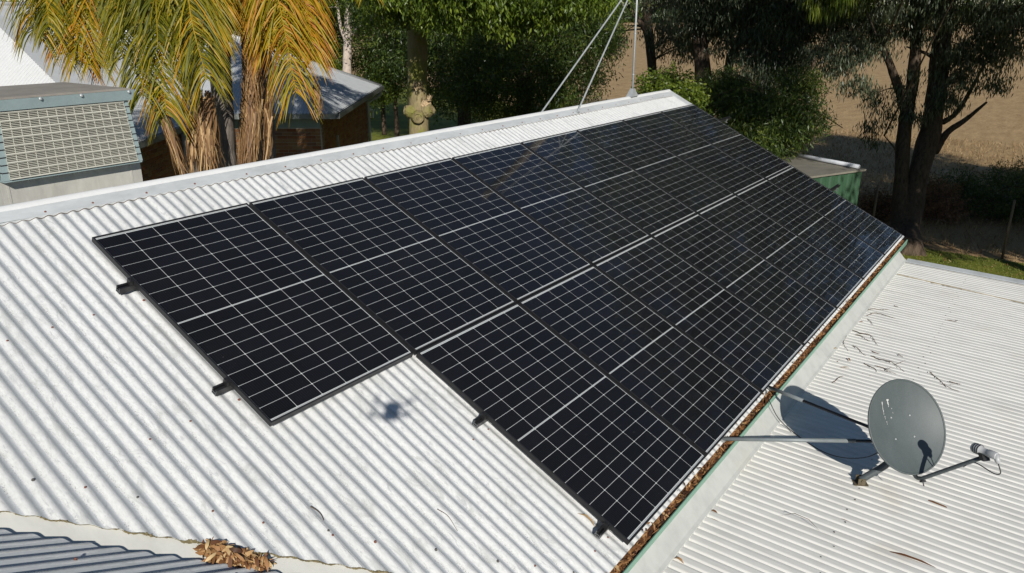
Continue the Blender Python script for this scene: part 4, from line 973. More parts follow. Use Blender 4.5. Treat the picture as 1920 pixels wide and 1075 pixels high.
# ================================================================ PALMS
def frond(P, ll, wid, n, droop, t0, t1, rng, up=None, start=0.10, n_seg=4):
    q = spline(P, 48); V = []; F = []; T = []
    Vr, Fr = tube(q, np.linspace(0.020, 0.004, 48), 5, False); V.append(Vr); F += Fr; T += [0.62]*len(Vr); nb = len(Vr)
    roll = rng.normal()*0.5
    for sgn in (-1, 1):
        for i in range(n):
            t = start + (1-start)*(i+rng.random()*0.8)/n; f = t*47; k = min(int(f), 46); b = q[k] + (q[k+1]-q[k])*(f-k)
            tan = q[min(k+2, 47)] - q[max(k-2, 0)]; tan /= np.linalg.norm(tan)
            view = b - CAM; view /= np.linalg.norm(view)
            side = np.cross(tan, view); side /= np.linalg.norm(side)+1e-9
            pl = view*rng.normal()*0.4
            L = ll*(0.55+0.55*math.sin(math.pi*min(1, 0.25+t*0.72)))*rng.uniform(0.8, 1.15)
            d = side*sgn*rng.uniform(0.7, 0.95) + tan*0.55 + pl + rng.normal(size=3)*0.12; d /= np.linalg.norm(d)
            wv = np.cross(d, view + rng.normal(size=3)*0.5); wv /= np.linalg.norm(wv)+1e-9
            tb = t0 + (t1-t0)*rng.random()**1.5
            pts = []
            for s in np.linspace(0, 1, n_seg+1):
                c = b + d*L*s + np.array([0, 0, -1.0])*L*droop*s*s
                w = wid*(0.5+1.0*math.sin(math.pi*min(1, 0.15+0.8*s)))*0.5*(1 if s < 0.9 else 0.25)
                pts += [c - wv*w, c + wv*w]; T += [min(1, tb + 0.5*max(0, s-0.5)*rng.random())]*2
            V.append(np.array(pts)); F += [[nb+2*j, nb+2*j+1, nb+2*j+3, nb+2*j+2] for j in range(n_seg)]; nb += len(pts)
    return np.concatenate(V), F, T
def dead_bundle(p0, p1, spread0, spread1, n, rng, flare=0.0):
    V = []; F = []; T = []; nb = 0; p0 = np.asarray(p0, float); p1 = np.asarray(p1, float); ax = p1-p0
    for i in range(n):
        a = rng.random()*2*math.pi; r0 = spread0*math.sqrt(rng.random()); r1 = spread1*(0.3+0.7*rng.random())
        u = np.array([math.cos(a), math.sin(a), 0]); a2 = a + rng.normal()*0.5; u2 = np.array([math.cos(a2), math.sin(a2), 0])
        s0 = rng.random()*0.45; s1 = min(1.08, s0 + rng.uniform(0.35, 0.75)); w = rng.uniform(0.006, 0.020); tb = rng.random()
        wv = np.cross(ax, u2); wv /= np.linalg.norm(wv); pts = []
        for s in np.linspace(0, 1, 5):
            f = s0 + (s1-s0)*s; rr = r0*(1-f) + r1*f + flare*max(0, s-0.7)
            c = p0 + ax*f + (u*(1-s)+u2*s)*rr + rng.normal(size=3)*0.012
            ww = w*(1-0.75*s); pts += [c-wv*ww, c+wv*ww]; T += [np.clip(tb+rng.normal()*0.08, 0, 1)]*2
        V.append(np.array(pts)); F += [[nb+2*j, nb+2*j+1, nb+2*j+3, nb+2*j+2] for j in range(4)]; nb += len(pts)
    return np.concatenate(V), F, T
def palm(label, px, dep, fronds, dead, rng, top=3.0, rad=0.15, tilt=0.0):
    b = at_depth(px, 250, dep); base = vz(b, 0.0); crown = vz(at_depth(px+tilt, -260, dep), 7.4)
    root = empty('palm_tree', base, label, 'palm tree', 'palm trees behind the ridge')
    q = spline([base, base*0.66+crown*0.34+np.array([0.03, 0.05, 0]), base*0.33+crown*0.67, crown], 60)
    r = rad*(1+0.06*np.sin(np.arange(60)*2.1)); r[:6] *= np.linspace(1.4, 1.0, 6)
    V, F = tube(q, r, 14); part('trunk', V, F, M['bark_palm'], root, True)
    for pts, ll, t0, t1 in fronds:
        P = [crown] + [at_depth(*p) for p in pts]
        V, F, T = frond(P, ll*0.95, 0.0130, 185, 0.85, t0, min(1, t1), rng); part('frond', V, F, M['leaf_palm'], root, False, T)
    for i in range(7):                            # fronds that rise out of the crown
        a = rng.random()*2*math.pi; u_ = np.array([math.cos(a), math.sin(a), 0]); L = rng.uniform(1.8, 2.4)
        P = [crown, crown+u_*L*0.35+np.array([0,0,0.9]), crown+u_*L*0.75+np.array([0,0,1.1]), crown+u_*L*1.1+np.array([0,0,0.5])]
        V, F, T = frond(P, 0.5, 0.028, 40, 0.5, 0.1, 0.5, rng); part('frond', V, F, M['leaf_palm'], root, False, T)
    for pa, pb_, s0, s1, n, fl in dead:
        V, F, T = dead_bundle(at_depth(*pa), at_depth(*pb_), s0, s1, n, rng, fl); part('dead_frond', V, F, M['leaf_dead'], root, False, T)
    return root
rg = np.random.default_rng(11)
palm('palm with green fronds hanging low beside the cooler', 388, 11.0,
     [([(300,-230,10.8),(262,-120,10.4),(262,20,10.2),(268,178,10.2)], 0.62, 0.05, 0.50), ([(330,-230,10.8),(345,-100,10.3),(358,30,10.2),(388,150,10.2)], 0.58, 0.10, 0.75),
      ([(320,-220,10.8),(235,-140,10.6),(225,-20,10.6),(230,110,10.6)], 0.50, 0.05, 0.55), ([(340,-220,10.8),(310,-90,10.4),(300,60,10.3),(312,215,10.3)], 0.55, 0.20, 0.85),
      ([(350,-220,10.8),(300,-150,10.3),(292,-40,10.1),(296,90,10.1)], 0.50, 0.05, 0.45), ([(370,-220,10.8),(385,-100,10.5),(395,0,10.4),(400,60,10.4)], 0.45, 0.2, 0.8)],
     [((285,150,10.4), (345,325,10.5), 0.07, 0.10, 130, 0.03), ((382,170,11.0), (392,330,10.8), 0.14, 0.24, 320, 0.08), ((365,210,10.9), (362,330,10.7), 0.08, 0.14, 120, 0.05)], rg)
palm('palm with arching yellowed fronds reaching above the cooler lid', 330, 12.4,
     [([(250,-260,12.0),(140,-220,11.5),(60,-80,11.3),(62,60,11.3)], 0.62, 0.15, 0.80), ([(240,-260,12.0),(120,-190,11.5),(88,-40,11.3),(92,50,11.3)], 0.5, 0.1, 0.6),
      ([(260,-250,12.0),(190,-170,11.6),(140,-20,11.5),(150,112,11.5)], 0.58, 0.3, 0.95), ([(270,-250,12.0),(200,-140,11.7),(170,0,11.6),(178,112,11.6)], 0.52, 0.2, 0.85),
      ([(250,-250,12.0),(160,-160,11.8),(112,-30,11.7),(118,100,11.7)], 0.52, 0.35, 0.95), ([(270,-240,12.0),(215,-160,11.9),(200,-60,11.8),(195,30,11.8)], 0.5, 0.1, 0.6)],
     [((192,60,11.9), (175,160,11.9), 0.06, 0.12, 60, 0.03)], rg)
palm('tall palm with a thin grey trunk dappled by shade', 408, 13.0,
     [([(420,-230,12.8),(428,-110,12.6),(424,-10,12.6),(440,50,12.6)], 0.4, 0.3, 0.9), ([(400,-240,12.8),(380,-160,13.2),(360,-60,13.4),(350,40,13.4)], 0.4, 0.1, 0.5)], [], rg, rad=0.12, tilt=-20)
palm('palm with a tan skirt of dead fronds and one orange frond', 470, 11.6,
     [([(478,-240,11.4),(495,-120,11.0),(524,10,10.8),(556,175,10.8)], 0.60, 0.35, 0.95), ([(472,-240,11.4),(470,-110,11.2),(480,-10,11.1),(500,90,11.1)], 0.5, 0.5, 1.0),
      ([(485,-240,11.4),(540,-130,11.2),(572,0,11.1),(588,110,11.1)], 0.52, 0.5, 1.0), ([(480,-240,11.4),(600,-210,11.3),(680,-110,11.3),(692,-22,11.3)], 0.4, 0.2, 0.6),
      ([(480,-240,11.4),(515,-140,11.3),(545,-30,11.2),(566,60,11.2)], 0.5, 0.4, 0.9), ([(470,-240,11.4),(455,-120,11.3),(448,-30,11.3),(452,30,11.3)], 0.4, 0.5, 1.0)],
     [((470,40,11.6), (472,180,11.4), 0.14, 0.17, 380, 0.03), ((474,140,11.6), (466,315,11.4), 0.16, 0.19, 420, 0.06), ((590,150,11.1), (598,220,11.1), 0.04, 0.10, 60, 0.05), ((505,150,11.6), (500,310,11.8), 0.06, 0.10, 60, 0.03)], rg)

# ================================================================ TREES
rg = np.random.default_rng(21)
# lopped mossy tree
tb = vz(at_depth(783, 247, 18), 0); tm = vz(at_depth(783, 150, 18), 4.1); tt = vz(at_depth(778, -60, 18), 6.8)
t1 = tree('lopped_tree', 'lopped tree with a thick mossy trunk and torn branch stubs', 'tree', [([tb, vz(tb, 2.0), tm, tt, vz(tt, 8.5)], [0.30, 0.235, 0.225, 0.24, 0.12])],
     [bl(745,-35,17,1.1,1.1,0.7), bl(860,-40,15.5,2.2,2.2,1.1), bl(980,-50,15.5,2.2,2.2,1.15), bl(1075,-70,16,1.3,1.3,0.9), bl(900,-120,16,1.6,1.6,0.9), bl(850,35,15.2,0.5,0.5,0.3), bl(935,15,15,0.6,0.6,0.35), bl(1000,30,15,0.45,0.45,0.25), bl(740,20,16.5,0.7,0.7,0.4), bl(1060,0,15.4,0.6,0.6,0.25), (np.array([11.6,5.0,8.2]),(1.5,1.5,0.9)), bl(905,-10,15,1.1,1.1,0.4), bl(1000,-15,15,1.2,1.2,0.45), bl(830,-5,15.5,1.0,1.0,0.45)],
     'leaf_broad', 'bark_moss', rg, 1250, 64, 0.26, 0.125, 0.034, 0.55, 46, limb_from=14)
def burr(px, py, dep, r, out):
    mb = MB(); c = at_depth(px, py, dep); d = np.asarray(out, float); d /= np.linalg.norm(d)
    mb.lathe([(r*1.25, -r*0.9), (r*1.2, -r*0.3), (r, 0.15*r), (r*0.92, 0.5*r), (r*0.70, 0.58*r), (r*0.66, 0.40*r), (r*0.35, 0.38*r), (r*0.30, 0.5*r), (0.01, 0.5*r)], c, d, 14)
    V = np.concatenate(mb.v); V += rg.normal(size=V.shape)*r*0.05; return part('branch_stub', V, mb.f, M['cutwood'] if r < 0.11 else M['bark_moss'], t1)
tocam = -pray(783, 215); tocam[2] = 0; tocam /= np.linalg.norm(tocam)
burr(784, 221, 17.80, 0.13, tocam); burr(764, 208, 17.92, 0.12, -RIGHT+tocam*0.4+np.array([0,0,0.3])); burr(806, 206, 17.92, 0.13, RIGHT+tocam*0.3+np.array([0,0,0.4])); burr(800, 196, 17.88, 0.10, RIGHT*0.6+tocam+np.array([0,0,0.5]))
V, F, T = dead_bundle(at_depth(803, 190, 17.8), at_depth(806, 178, 17.8), 0.05, 0.10, 30, rg); part('torn_wood', V, F, M['cutwood'], t1)
V, F, T = dead_bundle(at_depth(783, 170, 17.76), at_depth(783, 150, 17.76), 0.16, 0.12, 30, rg); part('torn_wood', V, F, M['cutwood'], t1)
# dense dark evergreen
b0 = vz(at_depth(985, 200, 24), 0)
tree('evergreen_tree', 'dense dark evergreen tree standing behind the roof ridge', 'tree', [([b0, vz(b0, 2), vz(b0, 4.5), vz(b0, 7)], [0.35, 0.3, 0.24, 0.1])],
     [bl(985,110,23.5,2.3,2.3,2.0), bl(900,90,25,2.0,2.0,2.2), bl(1075,80,23.5,1.5,1.5,1.6), bl(1040,165,23,1.2,1.2,1.0), bl(920,180,24,1.4,1.4,0.9), bl(980,-60,24,3.2,3.2,2.4), bl(1110,20,24,1.2,1.2,1.6), bl(860,-20,25,2.2,2.2,1.8)],
     'leaf_dark', 'bark_dark', rg, 1500, 70, 0.40, 0.13, 0.036, 0.45, 60)
b0 = vz(at_depth(870, 190, 31), 0)
tree('shade_tree', 'broad dark shade tree over the back lawn', 'tree', [([b0, vz(b0, 2), vz(b0, 4.5), vz(b0, 8)], [0.3, 0.26, 0.22, 0.1])],
     [bl(850,90,31,3.0,3.0,2.2), bl(760,60,33,2.6,2.6,2.4), bl(840,170,32,1.6,1.6,0.9), bl(800,-60,31,4.2,4.2,2.6), bl(930,40,30,2.4,2.4,2.4)],
     'leaf_dark', 'bark_dark', rg, 1000, 60, 0.5, 0.16, 0.05, 0.4, 40)
# pale barked gum and bright shrubs beyond the brick house
b0 = vz(at_depth(651, 150, 34), 0); q = lambda x, y: at_depth(x, y, 34)
tree('pale_gum_tree', 'gum tree with a smooth pale trunk behind the brick house roof', 'tree', [([b0, q(651,150), q(652,80), q(653,20), q(658,-90)], [0.22, 0.195, 0.185, 0.16, 0.1]), ([q(648,75), q(640,55), q(634,20), q(628,-40)], [0.09, 0.07, 0.06, 0.04]), ([q(656,70), q(668,55), q(684,45)], [0.07, 0.05, 0.03])],
     [bl(650,-10,34,1.6,1.6,0.9), bl(610,-50,34,2.2,2.2,1.6), bl(700,-40,34,2.2,2.2,1.5), bl(650,-160,34,4,4,2.4)],
     'leaf_broad', 'bark_pale', rg, 420, 50, 0.45, 0.16, 0.045, 0.5, 40, base=b0)
for px, py, dep, r, mt_, lab in ((612, 95, 38, 1.9, 'leaf_lime', 'bright lime green shrub left of the pale gum trunk'), (600, 30, 40, 2.4, 'leaf_dark', 'dark leafy tree showing above the brick house roof'), (712, 90, 37, 2.0, 'leaf_lime', 'glossy green bush between the pale gum and the lopped tree'), (738, 118, 36, 1.2, 'leaf_lime', 'low green bush beside the back lawn bench'), (560, 40, 42, 3.0, 'leaf_dark', 'dark tree behind the hanging orange palm frond'), (440, 20, 44, 4.0, 'leaf_dark', 'dark tree behind the thin palm trunk'), (60, -20, 48, 5.0, 'leaf_dark', 'dark tree above the pale hipped roof')):
    c0 = at_depth(px, py, dep); b0 = vz(c0, 0)
    tree('leafy_bush', lab, 'bush' if 'bush' in lab or 'shrub' in lab else 'tree', [([b0, b0*0.5+c0*0.5, c0], [0.12, 0.09, 0.05])],
         [(c0, (r, r, r*1.15)), (c0+np.array([r*0.5, -r*0.3, r*0.8]), (r*0.8, r*0.8, r*0.7)), (c0-np.array([r*0.4, -r*0.3, r*0.7]), (r*0.9, r*0.9, r*0.8))],
         mt_, 'bark_dark', rg, 220, 45, 0.42, 0.17, 0.06, 0.3, 14)
# trees right of the antenna pole
q = lambda x, y, d=33: at_depth(x, y, d)
b0 = vz(q(1226, 170), 0)
tree('gum_tree', 'slim gum tree with a forked dark trunk just past the antenna pole', 'tree', [([b0, q(1224,150), q(1216,60), q(1212,0), q(1205,-120)], [0.24, 0.20, 0.20, 0.18, 0.10]), ([q(1213,62), q(1196,35), q(1180,15), q(1160,-30)], [0.12, 0.10, 0.08, 0.05])],
     [bl(1265,45,32,1.1,1.1,1.0), bl(1240,70,32,0.8,0.8,0.7), bl(1290,90,32,0.7,0.7,0.8), bl(1210,-60,33,2.6,2.6,1.5), bl(1290,-30,32,2.0,2.0,1.4), bl(1160,-20,34,1.8,1.8,1.0), bl(1140,70,36,0.9,0.9,1.2)],
     'leaf_gum', 'bark_dark', rg, 520, 60, 0.34, 0.17, 0.032, 0.7, 50, base=b0)
q = lambda x, y, d=25: at_depth(x, y, d)
b0 = vz(q(1320, 190), 0); b1 = vz(q(1366, 190), 0)
tree('gum_tree', 'dark double stemmed gum tree at the far gable corner', 'tree', [([b0, q(1318,160), q(1312,60), q(1322,-80)], [0.30, 0.27, 0.24, 0.16]), ([b1, q(1366,130), q(1378,95), q(1400,30), q(1430,-60)], [0.17, 0.14, 0.12, 0.10, 0.06]), ([q(1380,90), q(1362,60), q(1345,40)], [0.08, 0.06, 0.04])],
     [bl(1340,40,25,1.3,1.3,1.0), bl(1420,40,24,1.7,1.7,1.3), bl(1480,60,23,1.4,1.4,1.2), bl(1440,130,23,1.2,1.2,0.9), bl(1395,175,23,1.0,1.0,0.8), bl(1520,30,22,1.4,1.4,1.2), bl(1340,-60,25,3,3,1.8), bl(1470,-70,23,3,3,1.8)],
     'leaf_gum', 'bark_dark', rg, 1300, 64, 0.30, 0.15, 0.030, 0.65, 80, base=b0)
dg = bpy.data.objects['gum_tree.001']
mb = MB(); mb.tube(spline([at_depth(1322,-80,25), (22.2,4.7,11.5), (22.4,4.55,14.6), (21.9,4.2,16.2), (20.6,3.7,17.6)], 24), np.linspace(0.2, 0.13, 24), 10); mb.build('bare_limb', M['bark_pale'], dg, True)
q = lambda x, y, d=19.5: at_depth(x, y, d)
b0 = vz(q(1440, 260), 0)
tree('bushy_gum', 'low bushy gum sapling crowding the gable end of the panel roof', 'tree', [([b0, q(1435,230), q(1430,170)], [0.10, 0.08, 0.05]), ([b0, q(1460,230), q(1500,170), q(1530,110)], [0.08, 0.06, 0.045, 0.02]), ([q(1480,200), q(1530,210), q(1580,240)], [0.03, 0.02, 0.01])],
     [bl(1440,225,19,1.0,1.0,0.75), bl(1380,200,19.5,0.8,0.8,0.6), bl(1490,235,18.5,0.75,0.75,0.65), bl(1350,170,20,0.8,0.8,0.6), bl(1500,165,19,0.6,0.6,0.5), bl(1410,270,18.5,0.8,0.8,0.5)],
     'leaf_dark', 'bark_dark', rg, 620, 55, 0.26, 0.12, 0.027, 0.5, 70, limb_r=0.018, base=b0)
for px, py, dep, r, mt_, lab in ((1228, 165, 17, 0.42, 'leaf_lime', 'yellow green bush peeping over the far end of the ridge'), (1280, 178, 15.5, 0.38, 'leaf_lime', 'small sunlit bush against the gable corner'), (1255, 150, 19, 0.5, 'leaf_broad', 'dark green bush behind the gable corner')):
    c0 = at_depth(px, py, dep); b0 = vz(c0, 0)
    tree('leafy_bush', lab, 'bush', [([b0, b0*0.5+c0*0.5, c0], [0.06, 0.05, 0.02])], [(c0, (r, r, r*0.8)), (c0-np.array([0,0,r]), (r*1.2, r*1.2, r))], mt_, 'bark_dark', rg, 90, 40, 0.18, 0.09, 0.035, 0.3, 14, limb_r=0.012)
# the big gum at the end of the house
q = lambda x, y, d=20.6: at_depth(x, y, d)
b0 = vz(at_z(1690, 478, 0), 0)
big = tree('big_gum_tree', 'big gum with two dark trunks growing from one foot beside the lawn', 'tree',
     [([b0, q(1688,430), q(1690,330), q(1698,230), q(1714,130), q(1716,0), q(1700,-150)], [0.34, 0.24, 0.185, 0.175, 0.15, 0.13, 0.10]),
      ([b0+np.array([0.1,-0.15,0]), q(1702,425), q(1724,320), q(1748,230), q(1762,120), q(1776,-10), q(1800,-200)], [0.38, 0.31, 0.265, 0.255, 0.24, 0.22, 0.15]),
      ([q(1702,215), q(1690,180), q(1672,130), q(1648,70), q(1620,10)], [0.16, 0.13, 0.10, 0.08, 0.05]),
      ([q(1752,285), q(1775,250), q(1810,225), q(1850,192)], [0.12, 0.085, 0.065, 0.03]), ([q(1768,230), q(1795,210), q(1825,160), q(1845,120)], [0.08, 0.055, 0.045, 0.03]),
      ([q(1758,115), q(1735,100), q(1700,88)], [0.05, 0.045, 0.02]), ([q(1775,0), q(1840,-20), q(1860,20), q(1880,-60)], [0.14, 0.12, 0.10, 0.08]), ([q(1690,295), q(1675,275), q(1658,255)], [0.03, 0.025, 0.012])],
     [bl(1645,70,20.6,0.75,0.75,0.6), bl(1590,95,20.6,0.7,0.7,0.55), bl(1645,185,20.6,0.55,0.55,0.5), bl(1640,240,20.6,0.5,0.5,0.4), bl(1610,60,20.6,0.8,0.8,0.6), bl(1560,110,20.6,0.7,0.7,0.5), bl(1720,215,20.2,0.35,0.35,0.3), bl(1810,100,20,0.8,0.8,0.6), bl(1600,150,20.8,0.5,0.5,0.35), bl(1700,160,20.4,0.4,0.4,0.5), bl(1690,30,20.6,0.9,0.9,0.7),
      bl(1790,150,20.2,0.7,0.7,0.6), bl(1850,110,20,0.8,0.8,0.7), bl(1840,60,20,0.9,0.9,0.7), bl(1895,70,20,0.7,0.7,0.6), bl(1770,190,20.2,0.4,0.4,0.4), bl(1870,160,20.2,0.4,0.4,0.35), bl(1720,-90,20,2.6,2.6,1.8), bl(1600,-80,20,2.4,2.4,1.5), bl(1850,-90,19,2.6,2.6,1.9), bl(1720,-300,20,4.5,4.5,3.2), bl(1500,-260,20,3.2,3.2,2.4), bl(1950,-260,18,3.6,3.6,3.0), bl(1700,-600,20,4.0,4.0,3.0), (np.array([16.2,-2.0,8.2]),(2.8,2.8,1.2)), (np.array([17.2,-5.2,8.4]),(1.8,1.8,0.9)),  (np.array([12.4,-2.8,7.8]),(2.4,2.4,1.1)), (np.array([11.0,-3.6,7.7]),(2.0,2.0,0.9)), (np.array([13.5,0.6,8.2]),(2.2,2.2,1.0)),  # clumps at fixed points are unseen canopy, added to shade bushes and trunks
      bl(1560,25,20.6,0.9,0.9,0.55), bl(1740,45,20.2,0.8,0.8,0.5), bl(1790,20,20,0.9,0.9,0.5), bl(1900,20,19.6,0.9,0.9,0.6), bl(1640,20,20.2,0.9,0.9,0.5)],
     'leaf_gum', 'bark_dark', rg, 3200, 56, 0.26, 0.15, 0.027, 0.70, 200, limb_r=0.026, base=b0)
# pendulous sprigs at the top edge
c0 = at_depth(1560, -60, 12.5); 
tree('weeping_tree', 'yellow green weeping sprigs hanging in from above the bushy gum', 'tree', [([vz(at_depth(1322, 190, 24.6), 0), at_depth(1318, 60, 24.6), at_depth(1330, -120, 24.0), at_depth(1450, -260, 22), at_depth(1560, -120, 21)], [0.07, 0.06, 0.06, 0.05, 0.02])],
     [bl(1565,-5,19.5,0.95,0.6,0.42), bl(1600,-30,19.5,0.6,0.6,0.4), bl(1530,-70,20,1.0,1.0,0.6)], 'leaf_lime', 'bark_dark', rg, 110, 40, 0.22, 0.30, 0.022, 0.93, 12, limb_r=0.012)
# trees standing right of the picture; their shade lies over the fence and the field
for x_, y_, z_, r_, lab in ((13.6, -9.6, 7.5, 3.4, 'gum tree by the carport shading the foot of the big gum'), (19.5, -12.5, 6.2, 3.4, 'tall gum tree on the fence line right of the carport'), (22.5, -17.0, 6.4, 3.4, 'gum tree at the field corner beyond the fence'), (17.0, -10.4, 5.0, 2.4, 'small gum between the carport and the fence'), (22.5, -9.2, 8.0, 2.9, 'gum tree standing out in the field beyond the fence')):
    b0 = np.array([x_, y_, 0.0]); c0 = np.array([x_, y_, z_])
    tree('gum_tree', lab, 'tree', [([b0, vz(b0, z_*0.4), c0], [0.25, 0.2, 0.08])], [(c0, (r_, r_, r_*0.75)), (c0+np.array([r_*0.6, r_*0.2, 0.5]), (r_*0.7, r_*0.7, r_*0.6)), (c0-np.array([r_*0.5, -r_*0.4, 0.3]), (r_*0.7, r_*0.7, r_*0.6))],
         'leaf_gum', 'bark_dark', rg, 620, 48, 0.46, 0.24, 0.07, 0.6, 30)
# shrubs along the fence
for px, py, dep, r, mt_, lab in ((1648, 380, 22.5, 0.55, 'leaf_brown', 'brown dry shrub left of the big gum foot'), (1748, 372, 23.5, 0.62, 'leaf_brown', 'reddish dead shrub right of the big gum trunks'), (1752, 425, 22.6, 0.75, 'leaf_brown', 'low bronze shrub in the shade against the fence'), (1850, 440, 22.8, 0.95, 'leaf_dark', 'dark shrub behind the wire fence posts'), (1920, 455, 22.6, 0.95, 'leaf_dark', 'dark shrub where the fence leaves the lawn'), (1800, 400, 24.2, 0.75, 'leaf_dark', 'dim shrub behind the bronze shrub'), (1905, 405, 24.5, 0.9, 'leaf_dark', 'dim shrub at the shaded field edge')):
    c0 = at_depth(px, py, dep); c0[2] = max(c0[2], r*0.8); b0 = vz(c0, 0)
    tree('shrub', lab, 'shrub', [([b0, b0*0.6+c0*0.4, c0], [0.04, 0.03, 0.015])], [(c0, (r, r, r*0.8)), (c0-np.array([0, 0, c0[2]*0.5]), (r*1.1, r*1.1, max(0.2, c0[2]*0.5)))], mt_, 'bark_dark', rg, 130, 34, 0.22, 0.10, 0.028, 0.35, 20, limb_r=0.012)
# far wood on the horizon
rgf = np.random.default_rng(5); az = np.radians(rgf.uniform(-12, 85, 2600)); dist = rgf.uniform(560, 760, 2600)
cc = np.stack([CAM[0]+np.cos(az)*dist, CAM[1]+np.sin(az)*dist, rgf.uniform(1, 9, 2600)*rgf.uniform(0.4, 1.3, 2600)], -1)
V, F, T = leaf_cloud(cc, 14, 7.0, 4.5, 3.0, 0.2, rgf); o = part('distant_wood', V, F, M['leaf_dark'], None, False, T, 'stuff'); tag(o, 'dark line of far trees on the horizon beyond the field', 'wood')

# ================================================================ LEAF LITTER
def curled_leaves(P, dirs, nrm, L, W, rng, curl=0.4):
    n = len(P); s = np.cross(nrm, dirs); s /= np.linalg.norm(s, axis=1)[:, None]+1e-9
    V = []; cu = rng.normal(size=n)*curl
    for t, w in ((0, 0.15), (0.35, 1.0), (0.7, 0.8), (1.0, 0.08)):
        c = P + dirs*(L*t)[:, None] + nrm*(L*cu*(t-t*t)*1.2)[:, None]
        V += [c - s*(W*w/2)[:, None], c + s*(W*w/2)[:, None]]
    V = np.stack(V, 1).reshape(-1, 3); b = np.arange(n)*8
    F = np.concatenate([np.stack([b+2*j, b+2*j+1, b+2*j+3, b+2*j+2], -1) for j in range(3)])
    return V, F
rg = np.random.default_rng(33)
n = 5200; x = rg.uniform(0.80, 9.48, n); f = rg.random(n)
yy = -3.118 - 0.066*f**1.15; lump = 0.5+0.5*np.sin(x*9.0)*np.sin(x*3.7+1)
zz = 2.628 - 0.058*f + 0.010*lump + rg.normal(size=n)*0.005
keepx = rg.random(n) < 0.45 + 0.55*np.clip(0.5+1.2*np.sin(x*2.3+0.7)*np.sin(x*5.1)+0.6*np.sin(x*13.0), 0, 1)
x, yy, zz, f = x[keepx], yy[keepx], zz[keepx], f[keepx]; n = len(x)
P = np.stack([x, yy, zz], -1); d = np.stack([rg.normal(size=n)*1.3, rg.normal(size=n)*0.6, rg.normal(size=n)*0.18], -1); d /= np.linalg.norm(d, axis=1)[:, None]
nr = np.stack([rg.normal(size=n)*0.35, rg.normal(size=n)*0.35-0.3, np.ones(n)], -1); nr /= np.linalg.norm(nr, axis=1)[:, None]
L = rg.uniform(0.035, 0.095, n); P -= d*(L/2)[:, None]; P[:, 1] = np.clip(P[:, 1], -3.183, -3.108)
V, F = curled_leaves(P, d, nr, L, rg.uniform(0.008, 0.021, n), rg, 0.6)
V[:, 1] = np.clip(V[:, 1], -3.186, -3.103)
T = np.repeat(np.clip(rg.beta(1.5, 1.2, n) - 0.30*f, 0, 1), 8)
# packed litter under the loose leaves
xs = np.arange(0.76, 9.54, 0.02); m_ = len(xs); Y_ = [-3.103, -3.125, -3.15, -3.17, -3.187]; Z_ = [2.618, 2.612, 2.596, 2.574, 2.556]
Vb = np.concatenate([np.stack([xs, np.full(m_, a), b + rg.normal(size=m_)*0.004], -1) for a, b in zip(Y_, Z_)]); Fb = np.concatenate([np.stack([np.arange(m_-1)+j*m_, np.arange(m_-1)+1+j*m_, np.arange(m_-1)+1+(j+1)*m_, np.arange(m_-1)+(j+1)*m_], -1) for j in range(4)])
V = np.concatenate([V, Vb]); F = np.concatenate([F, Fb+len(V)-len(Vb)]); T = np.concatenate([T, rg.random(len(Vb))*0.25])
o = part('gutter_leaves', V, F, M['leaf_dry'], None, False, T, 'stuff'); tag(o, 'long drift of dry brown leaves filling the green gutter', 'leaf litter')
# heap of leaves in the valley
def on_main(px, py, n):
    d = pray(px, py); p0 = rw(0, 0, n); return CAM + d*((p0-CAM) @ RN)/(d @ RN)
poly = [(368,1024),(400,1016),(440,1030),(490,1046),(512,1060),(470,1066),(430,1056),(395,1050),(378,1036)]
def inside(p):
    r = False
    for i in range(len(poly)):
        (x1, y1), (x2, y2) = poly[i], poly[i-1]
        if (y1 > p[1]) != (y2 > p[1]) and p[0] < (x2-x1)*(p[1]-y1)/(y2-y1)+x1: r = not r
    return r
pts = []
while len(pts) < 250:
    p = (rg.uniform(360, 520), rg.uniform(1010, 1070))
    if inside(p): pts.append(p)
P = np.array([on_main(px, py, CREST-DEP+rg.uniform(0.0, 0.035)) for px, py in pts]); n = len(P)
d = rg.normal(size=(n, 3)); d -= RN*(d @ RN)[:, None]*0.8; d /= np.linalg.norm(d, axis=1)[:, None]; nr = RN + rg.normal(size=(n, 3))*0.45; nr /= np.linalg.norm(nr, axis=1)[:, None]
L = rg.uniform(0.035, 0.095, n); V, F = curled_leaves(P-d*(L/2)[:, None], d, nr, L, rg.uniform(0.010, 0.024, n), rg, 0.8)
o = part('valley_leaves', V, F, M['leaf_dry'], None, False, np.repeat(np.clip(rg.beta(2.2, 1.3, n), 0, 1), 8), 'stuff'); tag(o, 'heap of tan dry leaves caught in the roof valley', 'leaf litter')
# fallen leaves and twigs on the carport roof, one thing each
def z5(X, Y): return (1560+X/5.333, 560+Y/5.333)
def low_pt(px, py, h=0.006): p = at_low(px, py); p[2] += DEP*0.8 + h; return p
twigs = [[(385,590),(470,625),(590,660),(650,700),(720,748)], [(975,760),(1010,785),(1075,835),(1130,890),(1190,925),(1268,952)], [(330,140),(400,120),(490,128),(565,122)], [(340,185),(430,160),(540,190),(630,215)], [(230,378),(290,395),(340,430),(375,445)], [(200,330),(290,370),(385,390),(420,440),(455,482)],
         [(150,325),(135,400),(110,460),(160,540)], [(320,670),(420,720),(445,748)], [(430,690),(520,720),(550,748),(640,772)], [(660,580),(705,603)], [(1150,230),(1225,242),(1255,238)], [(1165,855),(1230,868),(1282,885)], [(0,860),(60,815),(105,795)], [(350,218),(380,245),(405,280)], [(620,90),(665,105)], [(205,490),(260,520),(310,570),(330,582)]]
